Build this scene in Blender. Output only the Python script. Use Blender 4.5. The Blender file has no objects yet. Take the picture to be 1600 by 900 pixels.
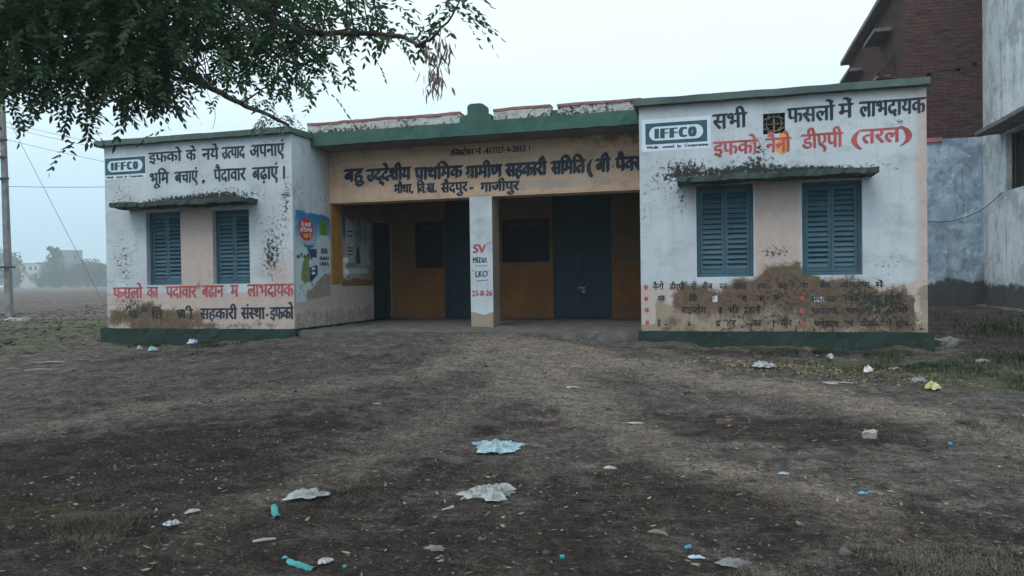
import bpy, bmesh, math, random
import numpy as np
from mathutils import Vector, Matrix
R = math.radians
scene = bpy.context.scene
COL = scene.collection

# ------------------------------------------------------------------ camera, sky, sun, exposure
cam = bpy.data.cameras.new('camera')
cam.sensor_width = 36.0
cam.lens = 36.0 * 1150 / 1600
cam.clip_start = 0.05
cam.clip_end = 3000
cam_ob = bpy.data.objects.new('camera', cam)
COL.objects.link(cam_ob)
_r = Vector((0.96406891, 0.26527793, -0.01409838))
_u = Vector((0.01019591, 0.01608225, 0.99981869))
_f = Vector((-0.26545656, 0.96403785, -0.01279965))
cam_ob.matrix_world = Matrix(((_r.x, _u.x, -_f.x, 0.0), (_r.y, _u.y, -_f.y, -10.9946), (_r.z, _u.z, -_f.z, 0.8016), (0, 0, 0, 1)))
scene.camera = cam_ob

SUN_EL, SUN_AZ = 50.0, 196.0          # high behind the camera, veiled by overcast
world = bpy.data.worlds.new('World')
scene.world = world
world.use_nodes = True
wt = world.node_tree
wt.nodes.clear()
w_out = wt.nodes.new('ShaderNodeOutputWorld')
w_bg = wt.nodes.new('ShaderNodeBackground')
w_bg.inputs['Strength'].default_value = 0.10
sky = wt.nodes.new('ShaderNodeTexSky')
sky.sky_type = 'NISHITA'
sky.sun_disc = False
sky.sun_elevation = R(SUN_EL)
sky.sun_rotation = R(SUN_AZ)
sky.air_density = 1.0
sky.dust_density = 8.0
sky.ozone_density = 1.0
w_tc = wt.nodes.new('ShaderNodeTexCoord')
w_sep = wt.nodes.new('ShaderNodeSeparateXYZ')
wt.links.new(w_tc.outputs['Generated'], w_sep.inputs[0])
w_ramp = wt.nodes.new('ShaderNodeValToRGB')          # the overcast: bluish at the horizon, white overhead
cr = w_ramp.color_ramp
cr.elements[0].position = 0.0
cr.elements[0].color = (0.36, 0.53, 0.64, 1)
cr.elements[1].position = 1.0
cr.elements[1].color = (0.90, 0.97, 1.0, 1)
e = cr.elements.new(0.12); e.color = (0.50, 0.68, 0.79, 1)
e = cr.elements.new(0.28); e.color = (0.80, 0.92, 0.96, 1)
wt.links.new(w_sep.outputs['Z'], w_ramp.inputs[0])
w_mul = wt.nodes.new('ShaderNodeMix'); w_mul.data_type = 'RGBA'; w_mul.blend_type = 'MULTIPLY'
w_mul.inputs[0].default_value = 1.0
w_mul.inputs[7].default_value = (9.6, 9.8, 10.0, 1)
wt.links.new(w_ramp.outputs[0], w_mul.inputs[6])
w_dir = wt.nodes.new('ShaderNodeMapRange')          # the veil is thinner, so brighter, on the sun's side
w_dir.inputs[1].default_value = -1.0; w_dir.inputs[2].default_value = 1.0
w_dir.inputs[3].default_value = 1.12; w_dir.inputs[4].default_value = 0.76
wt.links.new(w_sep.outputs['Y'], w_dir.inputs[0])
w_scl = wt.nodes.new('ShaderNodeVectorMath'); w_scl.operation = 'SCALE'
wt.links.new(w_mul.outputs[2], w_scl.inputs[0]); wt.links.new(w_dir.outputs[0], w_scl.inputs['Scale'])
w_mix = wt.nodes.new('ShaderNodeMix'); w_mix.data_type = 'RGBA'
w_mix.inputs[0].default_value = 0.90
wt.links.new(sky.outputs[0], w_mix.inputs[6])
wt.links.new(w_scl.outputs[0], w_mix.inputs[7])
wt.links.new(w_mix.outputs[2], w_bg.inputs['Color'])
wt.links.new(w_bg.outputs[0], w_out.inputs[0])

sun = bpy.data.lights.new('sun', 'SUN')
sun.energy = 0.5
sun.angle = R(24)
sun.color = (1.0, 0.96, 0.90)
sun_ob = bpy.data.objects.new('sun', sun)
COL.objects.link(sun_ob)
_d = Vector((math.sin(R(SUN_AZ)) * math.cos(R(SUN_EL)), math.cos(R(SUN_AZ)) * math.cos(R(SUN_EL)), math.sin(R(SUN_EL))))
sun_ob.rotation_euler = _d.to_track_quat('Z', 'Y').to_euler()
sun_ob.location = (0, 0, 20)

scene.view_settings.view_transform = 'Standard'
scene.view_settings.look = 'None'
scene.view_settings.gamma = 1.0
scene.view_settings.exposure = 0.80
scene.view_settings.use_curve_mapping = False
scene.cycles.max_bounces = 8
scene.cycles.diffuse_bounces = 3
scene.cycles.volume_bounces = 5
scene.cycles.transparent_max_bounces = 8
HAZE = 0.0011

# ------------------------------------------------------------------ noise and ground height
def _h(ix,iy,s):
    n=(ix.astype(np.int64)*374761393+iy.astype(np.int64)*668265263+s*974634777)&0x7fffffff
    n=((n^(n>>13))*1274126177)&0x7fffffff
    return ((n^(n>>16))&0xffff)/65535.0
def vnoise(x,y,s=0):
    x=np.asarray(x,float);y=np.asarray(y,float)
    ix=np.floor(x);iy=np.floor(y);fx=x-ix;fy=y-iy
    fx=fx*fx*(3-2*fx);fy=fy*fy*(3-2*fy)
    a=_h(ix,iy,s);b=_h(ix+1,iy,s);c=_h(ix,iy+1,s);d=_h(ix+1,iy+1,s)
    return (a*(1-fx)+b*fx)*(1-fy)+(c*(1-fx)+d*fx)*fy
def fbm(x,y,o=4,s=0):
    t=0;a=.5
    for k in range(o):
        t=t+a*vnoise(x*2**k+17.3*k,y*2**k-9.1*k,s+k);a*=.5
    return t/(1-.5**o)
def sst(a,b,x):
    t=np.clip((x-a)/(b-a),0,1);return t*t*(3-2*t)
def ground_h(x,y,detail=True):
    x=np.asarray(x,float);y=np.asarray(y,float)
    t=np.clip(-y,0,12)
    z=-.34-.034*t
    z=z+.29*np.exp(-((x+4.2)/3.4)**2)*np.exp(-(np.clip(-y,0,99)/4.2)**2)*(1-sst(1.0,5.0,y)*0)
    z=z+.06*sst(-2,2,x)
    z=z+.30*sst(.5,6.5,y)*sst(2.8,3.3,x)
    z=z-.10*sst(0,12,y)*sst(-9,-12,x)
    s=-.73*x+.68*(y+11)
    far=sst(11.,12.5,s)*sst(-9.5,-11.5,x)
    for s0,hh,w in ((13.6,.10,.5),(16.2,.17,.55),(20.3,.14,.7),(25.,.16,.8),(32,.2,1.),(42,.2,1.2),(56,.25,1.5),(75,.25,2),(100,.3,3)):
        z=z+hh*np.exp(-((s-s0+1.2*(vnoise(.22*(.68*x+.73*y),s*0+s0,5)-.5))/w)**2)*far
    if detail:
        z=z+.10*(fbm(x*.55,y*.55,3,11)-.5)*sst(.3,-1.2,y)
        z=z+.030*(fbm(x*2.3,y*2.3,3,21)-.5)*(1+far*2)
        rid=fbm((.9*x+.45*y)*1.1,(-.45*x+.9*y)*7,3,31)-.5
        z=z+.040*rid+.055*(.5-np.abs(fbm((.93*x+.37*y)*.8,(-.37*x+.93*y)*3.2,3,51)-.5)*2)*.6+.022*(fbm(x*4.2,y*5.2,3,61)-.5)
        z=z+.026*(fbm(x*9,y*9,2,41)-.5)
    return z

# ------------------------------------------------------------------ node helper and materials
class NT:
    def __init__(s, name, rough=0.9, spec=0.25):
        s.m = bpy.data.materials.new(name); s.m.use_nodes = True
        s.t = s.m.node_tree; s.b = s.t.nodes['Principled BSDF']
        s.b.inputs['Roughness'].default_value = rough
        s.b.inputs['Specular IOR Level'].default_value = spec
        s._o = None
    def n(s, k, **kw):
        x = s.t.nodes.new(k)
        for a, v in kw.items(): setattr(x, a, v)
        return x
    def set(s, sock, v):
        if isinstance(v, bpy.types.NodeSocket): s.t.links.new(v, sock)
        elif isinstance(v, tuple) and len(v) == 3 and sock.type == 'RGBA': sock.default_value = v + (1,)
        else: sock.default_value = v
    def pos(s):
        if s._o is None: s._o = s.n('ShaderNodeTexCoord').outputs['Object']
        return s._o
    def map(s, scale=(1, 1, 1), rot=(0, 0, 0), vec=None):
        x = s.n('ShaderNodeMapping'); s.set(x.inputs[0], vec or s.pos())
        x.inputs['Scale'].default_value = scale; x.inputs['Rotation'].default_value = rot
        return x.outputs[0]
    def noise(s, scale, detail=5, vec=None, rough=0.55, dist=0.0):
        x = s.n('ShaderNodeTexNoise'); s.set(x.inputs['Vector'], vec or s.pos())
        x.inputs['Scale'].default_value = scale; x.inputs['Detail'].default_value = detail
        x.inputs['Roughness'].default_value = rough; x.inputs['Distortion'].default_value = dist
        return x.outputs['Fac']
    def voro(s, scale, vec=None, feature='F1'):
        x = s.n('ShaderNodeTexVoronoi', feature=feature); s.set(x.inputs['Vector'], vec or s.pos())
        x.inputs['Scale'].default_value = scale
        return x.outputs['Distance']
    def math(s, op, a, b=0.0, c=0.0):
        x = s.n('ShaderNodeMath', operation=op)
        s.set(x.inputs[0], a); s.set(x.inputs[1], b); s.set(x.inputs[2], c)
        return x.outputs[0]
    def step(s, v, lo, hi, a=0.0, b=1.0):
        x = s.n('ShaderNodeMapRange', interpolation_type='SMOOTHSTEP')
        s.set(x.inputs[0], v)
        for i, q in enumerate((lo, hi, a, b)): x.inputs[i + 1].default_value = q
        return x.outputs[0]
    def mix(s, f, a, b, mode='MIX'):
        x = s.n('ShaderNodeMix', data_type='RGBA', blend_type=mode)
        s.set(x.inputs[0], f); s.set(x.inputs[6], a); s.set(x.inputs[7], b)
        return x.outputs[2]
    def attr(s, name):
        x = s.n('ShaderNodeAttribute', attribute_name=name)
        q = s.n('ShaderNodeSeparateColor'); s.t.links.new(x.outputs['Color'], q.inputs[0])
        return q.outputs[0], q.outputs[1], q.outputs[2], x.outputs['Alpha']
    def bump(s, h, strength=0.3, dist=0.01):
        x = s.n('ShaderNodeBump'); x.inputs['Strength'].default_value = strength; x.inputs['Distance'].default_value = dist
        s.set(x.inputs['Height'], h); s.t.links.new(x.outputs[0], s.b.inputs['Normal'])
    def col(s, c): s.set(s.b.inputs['Base Color'], c); return s

def wall_mat(name, base, base2, beige=(0.29, 0.24, 0.19), brown=(0.082, 0.060, 0.043), warm=(0.44, 0.375, 0.35)):
    """limewash with attribute-guided damp (R), mould (G), bare older paint (B)"""
    t = NT(name, 0.92, 0.15)
    r, g, b, a = t.attr('stain')
    big = t.noise(1.7, 6); fine = t.noise(9, 8, rough=0.7); tiny = t.noise(38, 5, rough=0.7)
    streak = t.noise(3.0, 6, vec=t.map((3.2, 3.2, .35)), rough=.65)
    c = t.mix(t.step(big, .3, .7), base, base2)
    c = t.mix(t.step(streak, .48, .8, 0, .5), c, tuple(x * .58 for x in base))
    smear = t.noise(2.3, 7, vec=t.map((1, 1, 1.6)), rough=.68, dist=0.0)
    c = t.mix(t.step(smear, .48, .72, 0, .6), c, (base[0] * .52, base[1] * .50, base[2] * .48))
    c = t.mix(t.step(tiny, .35, .75, 0, .16), c, tuple(x * .5 for x in base))
    c = t.mix(t.step(t.math('ADD', a, t.math('MULTIPLY', t.math('SUBTRACT', big, .5), .5)), .2, .9), c, t.mix(t.step(fine, .3, .7), warm, tuple(x * .86 for x in warm)))
    mb = t.step(t.math('ADD', b, t.math('ADD', t.math('MULTIPLY', t.math('SUBTRACT', fine, .5), 1.1), t.math('MULTIPLY', t.math('SUBTRACT', tiny, .5), .5))), .40, .60)
    c = t.mix(mb, c, t.mix(t.step(big, .35, .65), beige, tuple(x * .78 for x in beige)))
    patch = t.noise(3.6, 6, rough=.6)
    mixn = t.math('ADD', t.math('MULTIPLY', t.math('SUBTRACT', patch, .5), 1.25), t.math('MULTIPLY', t.math('SUBTRACT', fine, .5), 1.1))
    mixn = t.math('ADD', mixn, t.math('MULTIPLY', t.math('SUBTRACT', tiny, .5), .6))
    mr = t.step(t.math('ADD', r, mixn), .30, .70)
    c = t.mix(mr, c, t.mix(t.step(fine, .3, .7), brown, tuple(x * 1.9 for x in brown)))
    speck = t.noise(17, 9, rough=.78)
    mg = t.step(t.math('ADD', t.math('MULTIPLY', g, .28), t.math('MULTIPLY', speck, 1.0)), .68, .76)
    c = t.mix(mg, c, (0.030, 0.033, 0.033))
    t.col(c)
    t.bump(t.math('ADD', t.math('MULTIPLY', fine, .6), t.math('ADD', t.math('MULTIPLY', tiny, .25), t.math('MULTIPLY', mr, -.8))), .35, .012)
    return t.m

def paint_mat(name, c0, wear=0.5, chip=(0.33, 0.31, 0.28), rough=.75, grime=(0.03, 0.035, 0.035), scale=1.0):
    """oil paint with chips and grime"""
    t = NT(name, rough, .3)
    a = t.noise(2.2 * scale, 6); f = t.noise(13 * scale, 8, rough=.7); s = t.noise(5 * scale, 6, vec=t.map((3, 3, .5)))
    c = t.mix(t.step(a, .3, .7), c0, tuple(x * .72 for x in c0))
    c = t.mix(t.step(s, .5, .75, 0, .4), c, grime)
    c = t.mix(t.step(f, .70 - .12 * wear, .74 - .1 * wear, 0, .85), c, chip)
    t.col(c); t.bump(f, .25, .006)
    return t.m

def plain_mat(name, c0, c1=None, scale=8, rough=.85, bump=.2, dist=.005, spec=.25):
    t = NT(name, rough, spec)
    f = t.noise(scale, 7, rough=.65)
    t.col(t.mix(t.step(f, .3, .7), c0, c1 or tuple(x * .65 for x in c0)))
    if bump: t.bump(f, bump, dist)
    return t.m

def letter_mat(name, c0, wear):
    """hand-brushed lettering that has flaked away in places"""
    t = NT(name, .8, .25)
    f = t.noise(14, 8, rough=.72); g = t.noise(3.1, 5)
    c = t.mix(t.step(g, .3, .7), c0, tuple(x * 1.5 + .01 for x in c0))
    t.col(c)
    v = t.math('ADD', t.math('MULTIPLY', f, .65), t.math('MULTIPLY', g, .35))
    th = .30 + wear * .26
    t.set(t.b.inputs['Alpha'], t.step(v, th - .03, th + .05))
    return t.m

M = {}
M['white'] = wall_mat('limewash', (0.485, 0.545, 0.595), (0.405, 0.46, 0.51))
M['orange'] = wall_mat('orange_limewash', (0.24, 0.115, 0.045), (0.19, 0.09, 0.037), beige=(0.20, 0.125, 0.07), brown=(.10, .06, .035))
M['cream'] = wall_mat('cream_paint', (0.62, 0.43, 0.31), (0.55, 0.40, 0.29), beige=(.40, .34, .29), brown=(.18, .12, .09))
M['green'] = paint_mat('dark_green_paint', (0.012, 0.034, 0.028), .5, chip=(.16, .17, .15))
M['fascia'] = paint_mat('green_fascia_paint', (0.038, 0.105, 0.088), .15, chip=(.12, .18, .15), grime=(.03, .06, .05))
M['cap'] = paint_mat('coping_paint_sky_glare', (0.080, 0.118, 0.112), .35, chip=(.3, .3, .28))  # green coping, its colour lightened and greyed to carry sky glare
M['chajja'] = paint_mat('sunshade_paint', (0.035, 0.060, 0.055), .5, chip=(.17, .18, .17), grime=(.015, .017, .016))
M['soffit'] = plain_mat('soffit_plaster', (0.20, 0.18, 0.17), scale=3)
M['red'] = plain_mat('red_coping', (0.30, 0.125, 0.125), (0.22, .10, .10), scale=6)
M['parapet'] = wall_mat('parapet_plaster', (0.46, 0.48, 0.47), (0.36, 0.38, 0.37))
M['shutter'] = paint_mat('blue_shutter_paint', (0.045, 0.110, 0.150), .55, chip=(.13, .19, .21), rough=.55, grime=(.025, .05, .065))
M['door'] = paint_mat('blue_door_paint', (0.010, 0.046, 0.066), .10, chip=(.09, .14, .17), rough=.55, grime=(.012, .03, .045))
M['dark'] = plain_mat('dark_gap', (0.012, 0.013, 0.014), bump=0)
M['board'] = plain_mat('blackboard', (0.005, 0.006, 0.007), (.009, .010, .011), scale=3, rough=.7, bump=.05)
M['frame'] = plain_mat('board_edge', (0.05, 0.03, 0.02))
M['concrete'] = plain_mat('cement_floor', (0.13, 0.125, 0.12), (.07, .068, .066), scale=4, bump=.3)
M['steel'] = plain_mat('worn_steel', (0.35, 0.35, 0.34), scale=20, rough=.4)
M['k'] = letter_mat('black_lettering', (0.017, 0.026, 0.040), .12)
M['k2'] = letter_mat('black_lettering_worn', (0.020, 0.024, 0.027), .50)
M['k3'] = letter_mat('black_lettering_patchy', (0.014, 0.015, 0.016), .66)
M['k0'] = letter_mat('black_lettering_crisp', (0.020, 0.026, 0.036), -.6)
M['r'] = letter_mat('red_lettering', (0.27, 0.060, 0.065), .12)
M['r2'] = letter_mat('red_lettering_worn', (0.27, 0.050, 0.045), .45)
M['logo'] = paint_mat('logo_teal', (0.035, 0.105, 0.135), .2, chip=(.25, .3, .33))
M['logoback'] = plain_mat('logo_white', (0.56, 0.66, 0.76), (.50, .60, .70), scale=5, bump=0)
M['ochre'] = letter_mat('ochre_patch', (0.42, 0.20, 0.05), .3)

# ------------------------------------------------------------------ mesh helpers
class MB:
    def __init__(s): s.v = []; s.f = []; s.mi = []; s.n = 0
    def add(s, v, f, mi=0):
        b = s.n
        s.v.extend(tuple(map(float, p)) for p in v); s.n += len(v)
        for q in f: s.f.append(tuple(b + i for i in q)); s.mi.append(mi)
        return s
    def box(s, x0, y0, z0, x1, y1, z1, mi=0, mat=None):
        v = [(x, y, z) for z in (z0, z1) for y in (y0, y1) for x in (x0, x1)]
        if mat is not None: v = [tuple(mat @ Vector(p)) for p in v]
        return s.add(v, [(0, 2, 3, 1), (4, 5, 7, 6), (0, 1, 5, 4), (2, 6, 7, 3), (0, 4, 6, 2), (1, 3, 7, 5)], mi)
    def grid(s, o, u, v, us, vs, holes=(), mi=0):
        """planar sheet o + a*u + b*v; holes = (u0,v0,u1,v1)"""
        us = sorted(set([round(a, 4) for a in us] + [round(h[i], 4) for h in holes for i in (0, 2)]))
        vs = sorted(set([round(a, 4) for a in vs] + [round(h[i], 4) for h in holes for i in (1, 3)]))
        o, u, v = Vector(o), Vector(u), Vector(v)
        P = [o + u * a + v * b for b in vs for a in us]; n = len(us); F = []
        for j in range(len(vs) - 1):
            for i in range(n - 1):
                a, b = (us[i] + us[i + 1]) / 2, (vs[j] + vs[j + 1]) / 2
                if any(h[0] < a < h[2] and h[1] < b < h[3] for h in holes): continue
                F.append((j * n + i, j * n + i + 1, (j + 1) * n + i + 1, (j + 1) * n + i))
        return s.add(P, F, mi)
    def tube(s, pts, rad, k=6, mi=0, caps=True):
        pts = [Vector(p) for p in pts]; V = []; F = []
        for i, p in enumerate(pts):
            t = (pts[min(i + 1, len(pts) - 1)] - pts[max(i - 1, 0)]).normalized()
            a = t.orthogonal().normalized() if abs(t.z) > .95 else t.cross(Vector((0, 0, 1))).normalized()
            b = t.cross(a)
            r = rad[i] if hasattr(rad, '__len__') else rad
            V += [p + (a * math.cos(2 * math.pi * q / k) + b * math.sin(2 * math.pi * q / k)) * r for q in range(k)]
        for i in range(len(pts) - 1):
            F += [(i * k + q, i * k + (q + 1) % k, (i + 1) * k + (q + 1) % k, (i + 1) * k + q) for q in range(k)]
        if caps: F += [tuple(range(k)), tuple(range((len(pts) - 1) * k, len(pts) * k))]
        return s.add(V, F, mi)
    def prism(s, poly, y0, y1, mi=0, axis='y'):
        """polygon in (x,z), extruded along y"""
        n = len(poly)
        V = [(a, y0, b) for a, b in poly] + [(a, y1, b) for a, b in poly]
        if axis == 'x': V = [(y, a, b) for a, y, b in V]
        F = [tuple(range(n)), tuple(range(2 * n - 1, n - 1, -1))] + [(i, (i + 1) % n, n + (i + 1) % n, n + i) for i in range(n)]
        return s.add(V, F, mi)
    def build(s, name, mats, parent=None, smooth=False, mask=None, bevel=0, fix=False):
        me = bpy.data.meshes.new(name)
        me.from_pydata(s.v, [], s.f)
        for m in (mats if isinstance(mats, (list, tuple)) else [mats]): me.materials.append(m)
        me.polygons.foreach_set('material_index', s.mi)
        if fix or bevel:
            bm = bmesh.new(); bm.from_mesh(me)
            bmesh.ops.recalc_face_normals(bm, faces=bm.faces)
            if bevel:
                bmesh.ops.bevel(bm, geom=[e for e in bm.edges if e.is_manifold and e.calc_face_angle(0) > .6], offset=bevel, segments=2, profile=.6, affect='EDGES', clamp_overlap=True)
            bm.to_mesh(me); bm.free()
        if smooth: me.polygons.foreach_set('use_smooth', [True] * len(me.polygons))
        if mask is not None: set_mask(me, mask)
        o = bpy.data.objects.new(name, me); COL.objects.link(o)
        if parent: o.parent = parent
        me.update()
        return o

def set_mask(me, fn):
    n = len(me.vertices); co = np.empty(n * 3, 'f'); me.vertices.foreach_get('co', co); co = co.reshape(-1, 3)
    c = np.zeros((n, 4), 'f'); c[:, 3] = 0
    q = np.clip(fn(co[:, 0].astype(float), co[:, 1].astype(float), co[:, 2].astype(float)), 0, 1.2)
    c[:, :q.shape[1]] = q
    a = me.color_attributes.new('stain', 'FLOAT_COLOR', 'POINT'); a.data.foreach_set('color', c.ravel())

def np_mesh(name, V, F, mats, parent=None, smooth=False, mi=None, attr=None, attr_name='tint'):
    """fast mesh from numpy arrays (F all of one size)"""
    me = bpy.data.meshes.new(name); k = F.shape[1]
    me.vertices.add(len(V)); me.vertices.foreach_set('co', np.ascontiguousarray(V, 'f').ravel())
    me.loops.add(F.size); me.loops.foreach_set('vertex_index', np.ascontiguousarray(F, 'i').ravel())
    me.polygons.add(len(F)); me.polygons.foreach_set('loop_start', np.arange(0, F.size, k, dtype='i'))
    for m in (mats if isinstance(mats, (list, tuple)) else [mats]): me.materials.append(m)
    if mi is not None: me.polygons.foreach_set('material_index', np.ascontiguousarray(mi, 'i'))
    if smooth: me.polygons.foreach_set('use_smooth', np.ones(len(F), bool))
    me.update(calc_edges=True); me.validate()
    if attr is not None:
        c = np.ones((len(V), 4), 'f'); c[:, :attr.shape[1]] = attr
        a = me.color_attributes.new(attr_name, 'FLOAT_COLOR', 'POINT'); a.data.foreach_set('color', c.ravel())
    o = bpy.data.objects.new(name, me); COL.objects.link(o)
    if parent: o.parent = parent
    return o

def tag(o, label=None, cat=None, group=None, kind=None):
    for k, v in (('label', label), ('category', cat), ('group', group), ('kind', kind)):
        if v: o[k] = v
    return o

def thing(name, label, cat, loc=(0, 0, 0), rotz=0, group=None):
    o = bpy.data.objects.new(name, None); COL.objects.link(o)
    o.location = loc; o.rotation_euler = (0, 0, rotz); o.empty_display_size = .2
    return tag(o, label, cat, group)

def frange(a, b, d):
    n = max(1, int(round((b - a) / d)))
    return [a + (b - a) * i / n for i in range(n + 1)]

def rough_slab(mb, x0, y0, z0, x1, y1, z1, d=.06, amp=.004, mi=0, seed=0):
    """a box of small faces with slightly wavering, worn edges"""
    def j(p):
        k = amp
        x, y, z = p
        a = float(vnoise(x * 5 + z * 3, y * 5 + z * 7, seed)) - .5
        b = float(vnoise(x * 23 + y * 11, z * 23 + y * 17, seed + 1)) - .5
        return (x + k * a, y + k * (1.4 * b + a), z + k * (a * 1.5 + b))
    X, Y, Z = frange(x0, x1, d), frange(y0, y1, d), frange(z0, z1, d)
    idx = {}; V = []; F = []
    def vi(p):
        k = tuple(round(c, 5) for c in p)
        if k not in idx: idx[k] = len(V); V.append(j(p))
        return idx[k]
    def face(A, B, mk, flip):
        for i in range(len(A) - 1):
            for q in range(len(B) - 1):
                f = [vi(mk(A[i], B[q])), vi(mk(A[i + 1], B[q])), vi(mk(A[i + 1], B[q + 1])), vi(mk(A[i], B[q + 1]))]
                F.append(tuple(reversed(f)) if flip else tuple(f))
    face(X, Z, lambda a, b: (a, y0, b), False); face(X, Z, lambda a, b: (a, y1, b), True)
    face(Y, Z, lambda a, b: (x0, a, b), True); face(Y, Z, lambda a, b: (x1, a, b), False)
    face(X, Y, lambda a, b: (a, b, z0), True); face(X, Y, lambda a, b: (a, b, z1), False)
    mb.add(V, F, mi)
    return mb

def gs(x, z, cx, cz, sx, sz, a=1.0):
    return a * np.exp(-((x - cx) / sx) ** 2 - ((z - cz) / sz) ** 2)

# ------------------------------------------------------------------ hand-painted lettering
_cu = bpy.data.curves.new('letter_source', 'FONT'); _cu.size = 1.0; _cu.resolution_u = 3
_to = bpy.data.objects.new('letter_source', _cu); COL.objects.link(_to)
_cache = {}
def glyphs(s):
    """flat outline mesh of a run of letters: verts (n,2) and faces"""
    if s in _cache: return _cache[s]
    _cu.body = s
    bpy.context.view_layer.update()
    ev = _to.evaluated_get(bpy.context.evaluated_depsgraph_get())
    me = ev.to_mesh()
    V = np.array([v.co[:2] for v in me.vertices]) if len(me.vertices) else np.zeros((0, 2))
    F = [tuple(p.vertices) for p in me.polygons]
    ev.to_mesh_clear()
    _cache[s] = (V, F)
    return V, F

def half(ch, keep):
    V, F = glyphs(ch)
    x0, x1 = V[:, 0].min(), V[:, 0].max(); cut = x0 + (x1 - x0) * keep
    bm = bmesh.new(); vs = [bm.verts.new((a, b, 0)) for a, b in V]
    for f in F:
        try: bm.faces.new([vs[i] for i in f])
        except ValueError: pass
    bmesh.ops.bisect_plane(bm, geom=bm.verts[:] + bm.edges[:] + bm.faces[:], plane_co=(cut, 0, 0), plane_no=(1, 0, 0), clear_outer=True)
    bm.verts.index_update()
    V = np.array([v.co[:2] for v in bm.verts]); F = [tuple(v.index for v in f.verts) for f in bm.faces]
    bm.free()
    return V, F

HALF = {'स': .70, 'त': .62, 'क': .74}
def word(s):
    """lay out a word; [x] = half form of x, x~ = x with a slanting r-stroke"""
    segs = []; buf = ''; i = 0
    while i < len(s):
        if s[i] == '[':
            if buf: segs.append(glyphs(buf)); buf = ''
            segs.append(half(s[i + 1], HALF[s[i + 1]])); i += 3
        elif i + 1 < len(s) and s[i + 1] == '~':
            if buf: segs.append(glyphs(buf)); buf = ''
            V, F = glyphs(s[i]); xr = V[:, 0].max() - .14
            k = len(V)
            V = np.vstack([V, [(xr, .30), (xr, .21), (xr - .27, .00), (xr - .30, .07)]])
            segs.append((V, list(F) + [(k, k + 3, k + 2, k + 1)])); i += 2
        else: buf += s[i]; i += 1
    if buf: segs.append(glyphs(buf))
    x = 0; VV = []; FF = []; n = 0
    for V, F in segs:
        if not len(V): continue
        d = x - V[:, 0].min()
        VV.append(V + [d, 0]); FF += [tuple(n + a for a in f) for f in F]; n += len(V)
        x += V[:, 0].max() - V[:, 0].min() - .012
    return np.vstack(VV), FF

_mv = glyphs('म')[0]
HEAD, BASE = float(_mv[:, 1].max()), float(_mv[:, 1].min())
_lv = glyphs('E')[0]
LHEAD, LBASE = float(_lv[:, 1].max()), float(_lv[:, 1].min())

def letters(name, rows, y, mat, parent, brush=.012, lean=.5, grow=1.0, latin=False, wob=.004, seed=1, taps=5):
    """rows of (text, x0, x1, z_head, z_base) painted on a wall plane facing -y, brush drawn as overlapping strokes"""
    mb = MB()
    for q, (s, x0, x1, zh, zb) in enumerate(rows):
        V, F = word(s)
        w = V[:, 0].max() - V[:, 0].min()
        zm = (zh + zb) / 2; zh, zb = zm + (zh - zm) * grow, zm + (zb - zm) * grow
        hd, bs = (LHEAD, LBASE) if (latin or s[0] in '-,()।') else (HEAD, BASE)
        if s in ('-', ',', '।'): hd, bs = HEAD, BASE
        sx = (x1 - x0 - brush) / w; sz = (zh - zb) / (hd - bs)
        X = x0 + (V[:, 0] - V[:, 0].min()) * sx; Z = zb + (V[:, 1] - bs) * sz
        X = X + wob * 2 * (vnoise(X * 9 + seed, Z * 9, 3) - .5); Z = Z + wob * 2 * (vnoise(X * 8, Z * 8 + seed, 4) - .5)
        for k in range(taps):
            t = k / (taps - 1)
            mb.add([(a + brush * t, y - .0002 * k - .00003 * q, b + brush * lean * (t - .5)) for a, b in zip(X, Z)], F)
    return mb.build(name, mat, parent)

def disc(mb, cx, cz, rx, rz, y, n=24, jit=.0, mi=0, seed=0):
    rr = random.Random(seed)
    P = [(cx + rx * math.cos(2 * math.pi * i / n) * (1 + jit * (rr.random() - .5)), y, cz + rz * math.sin(2 * math.pi * i / n) * (1 + jit * (rr.random() - .5))) for i in range(n)]
    mb.add(P, [tuple(range(n))], mi)
    return mb

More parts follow.
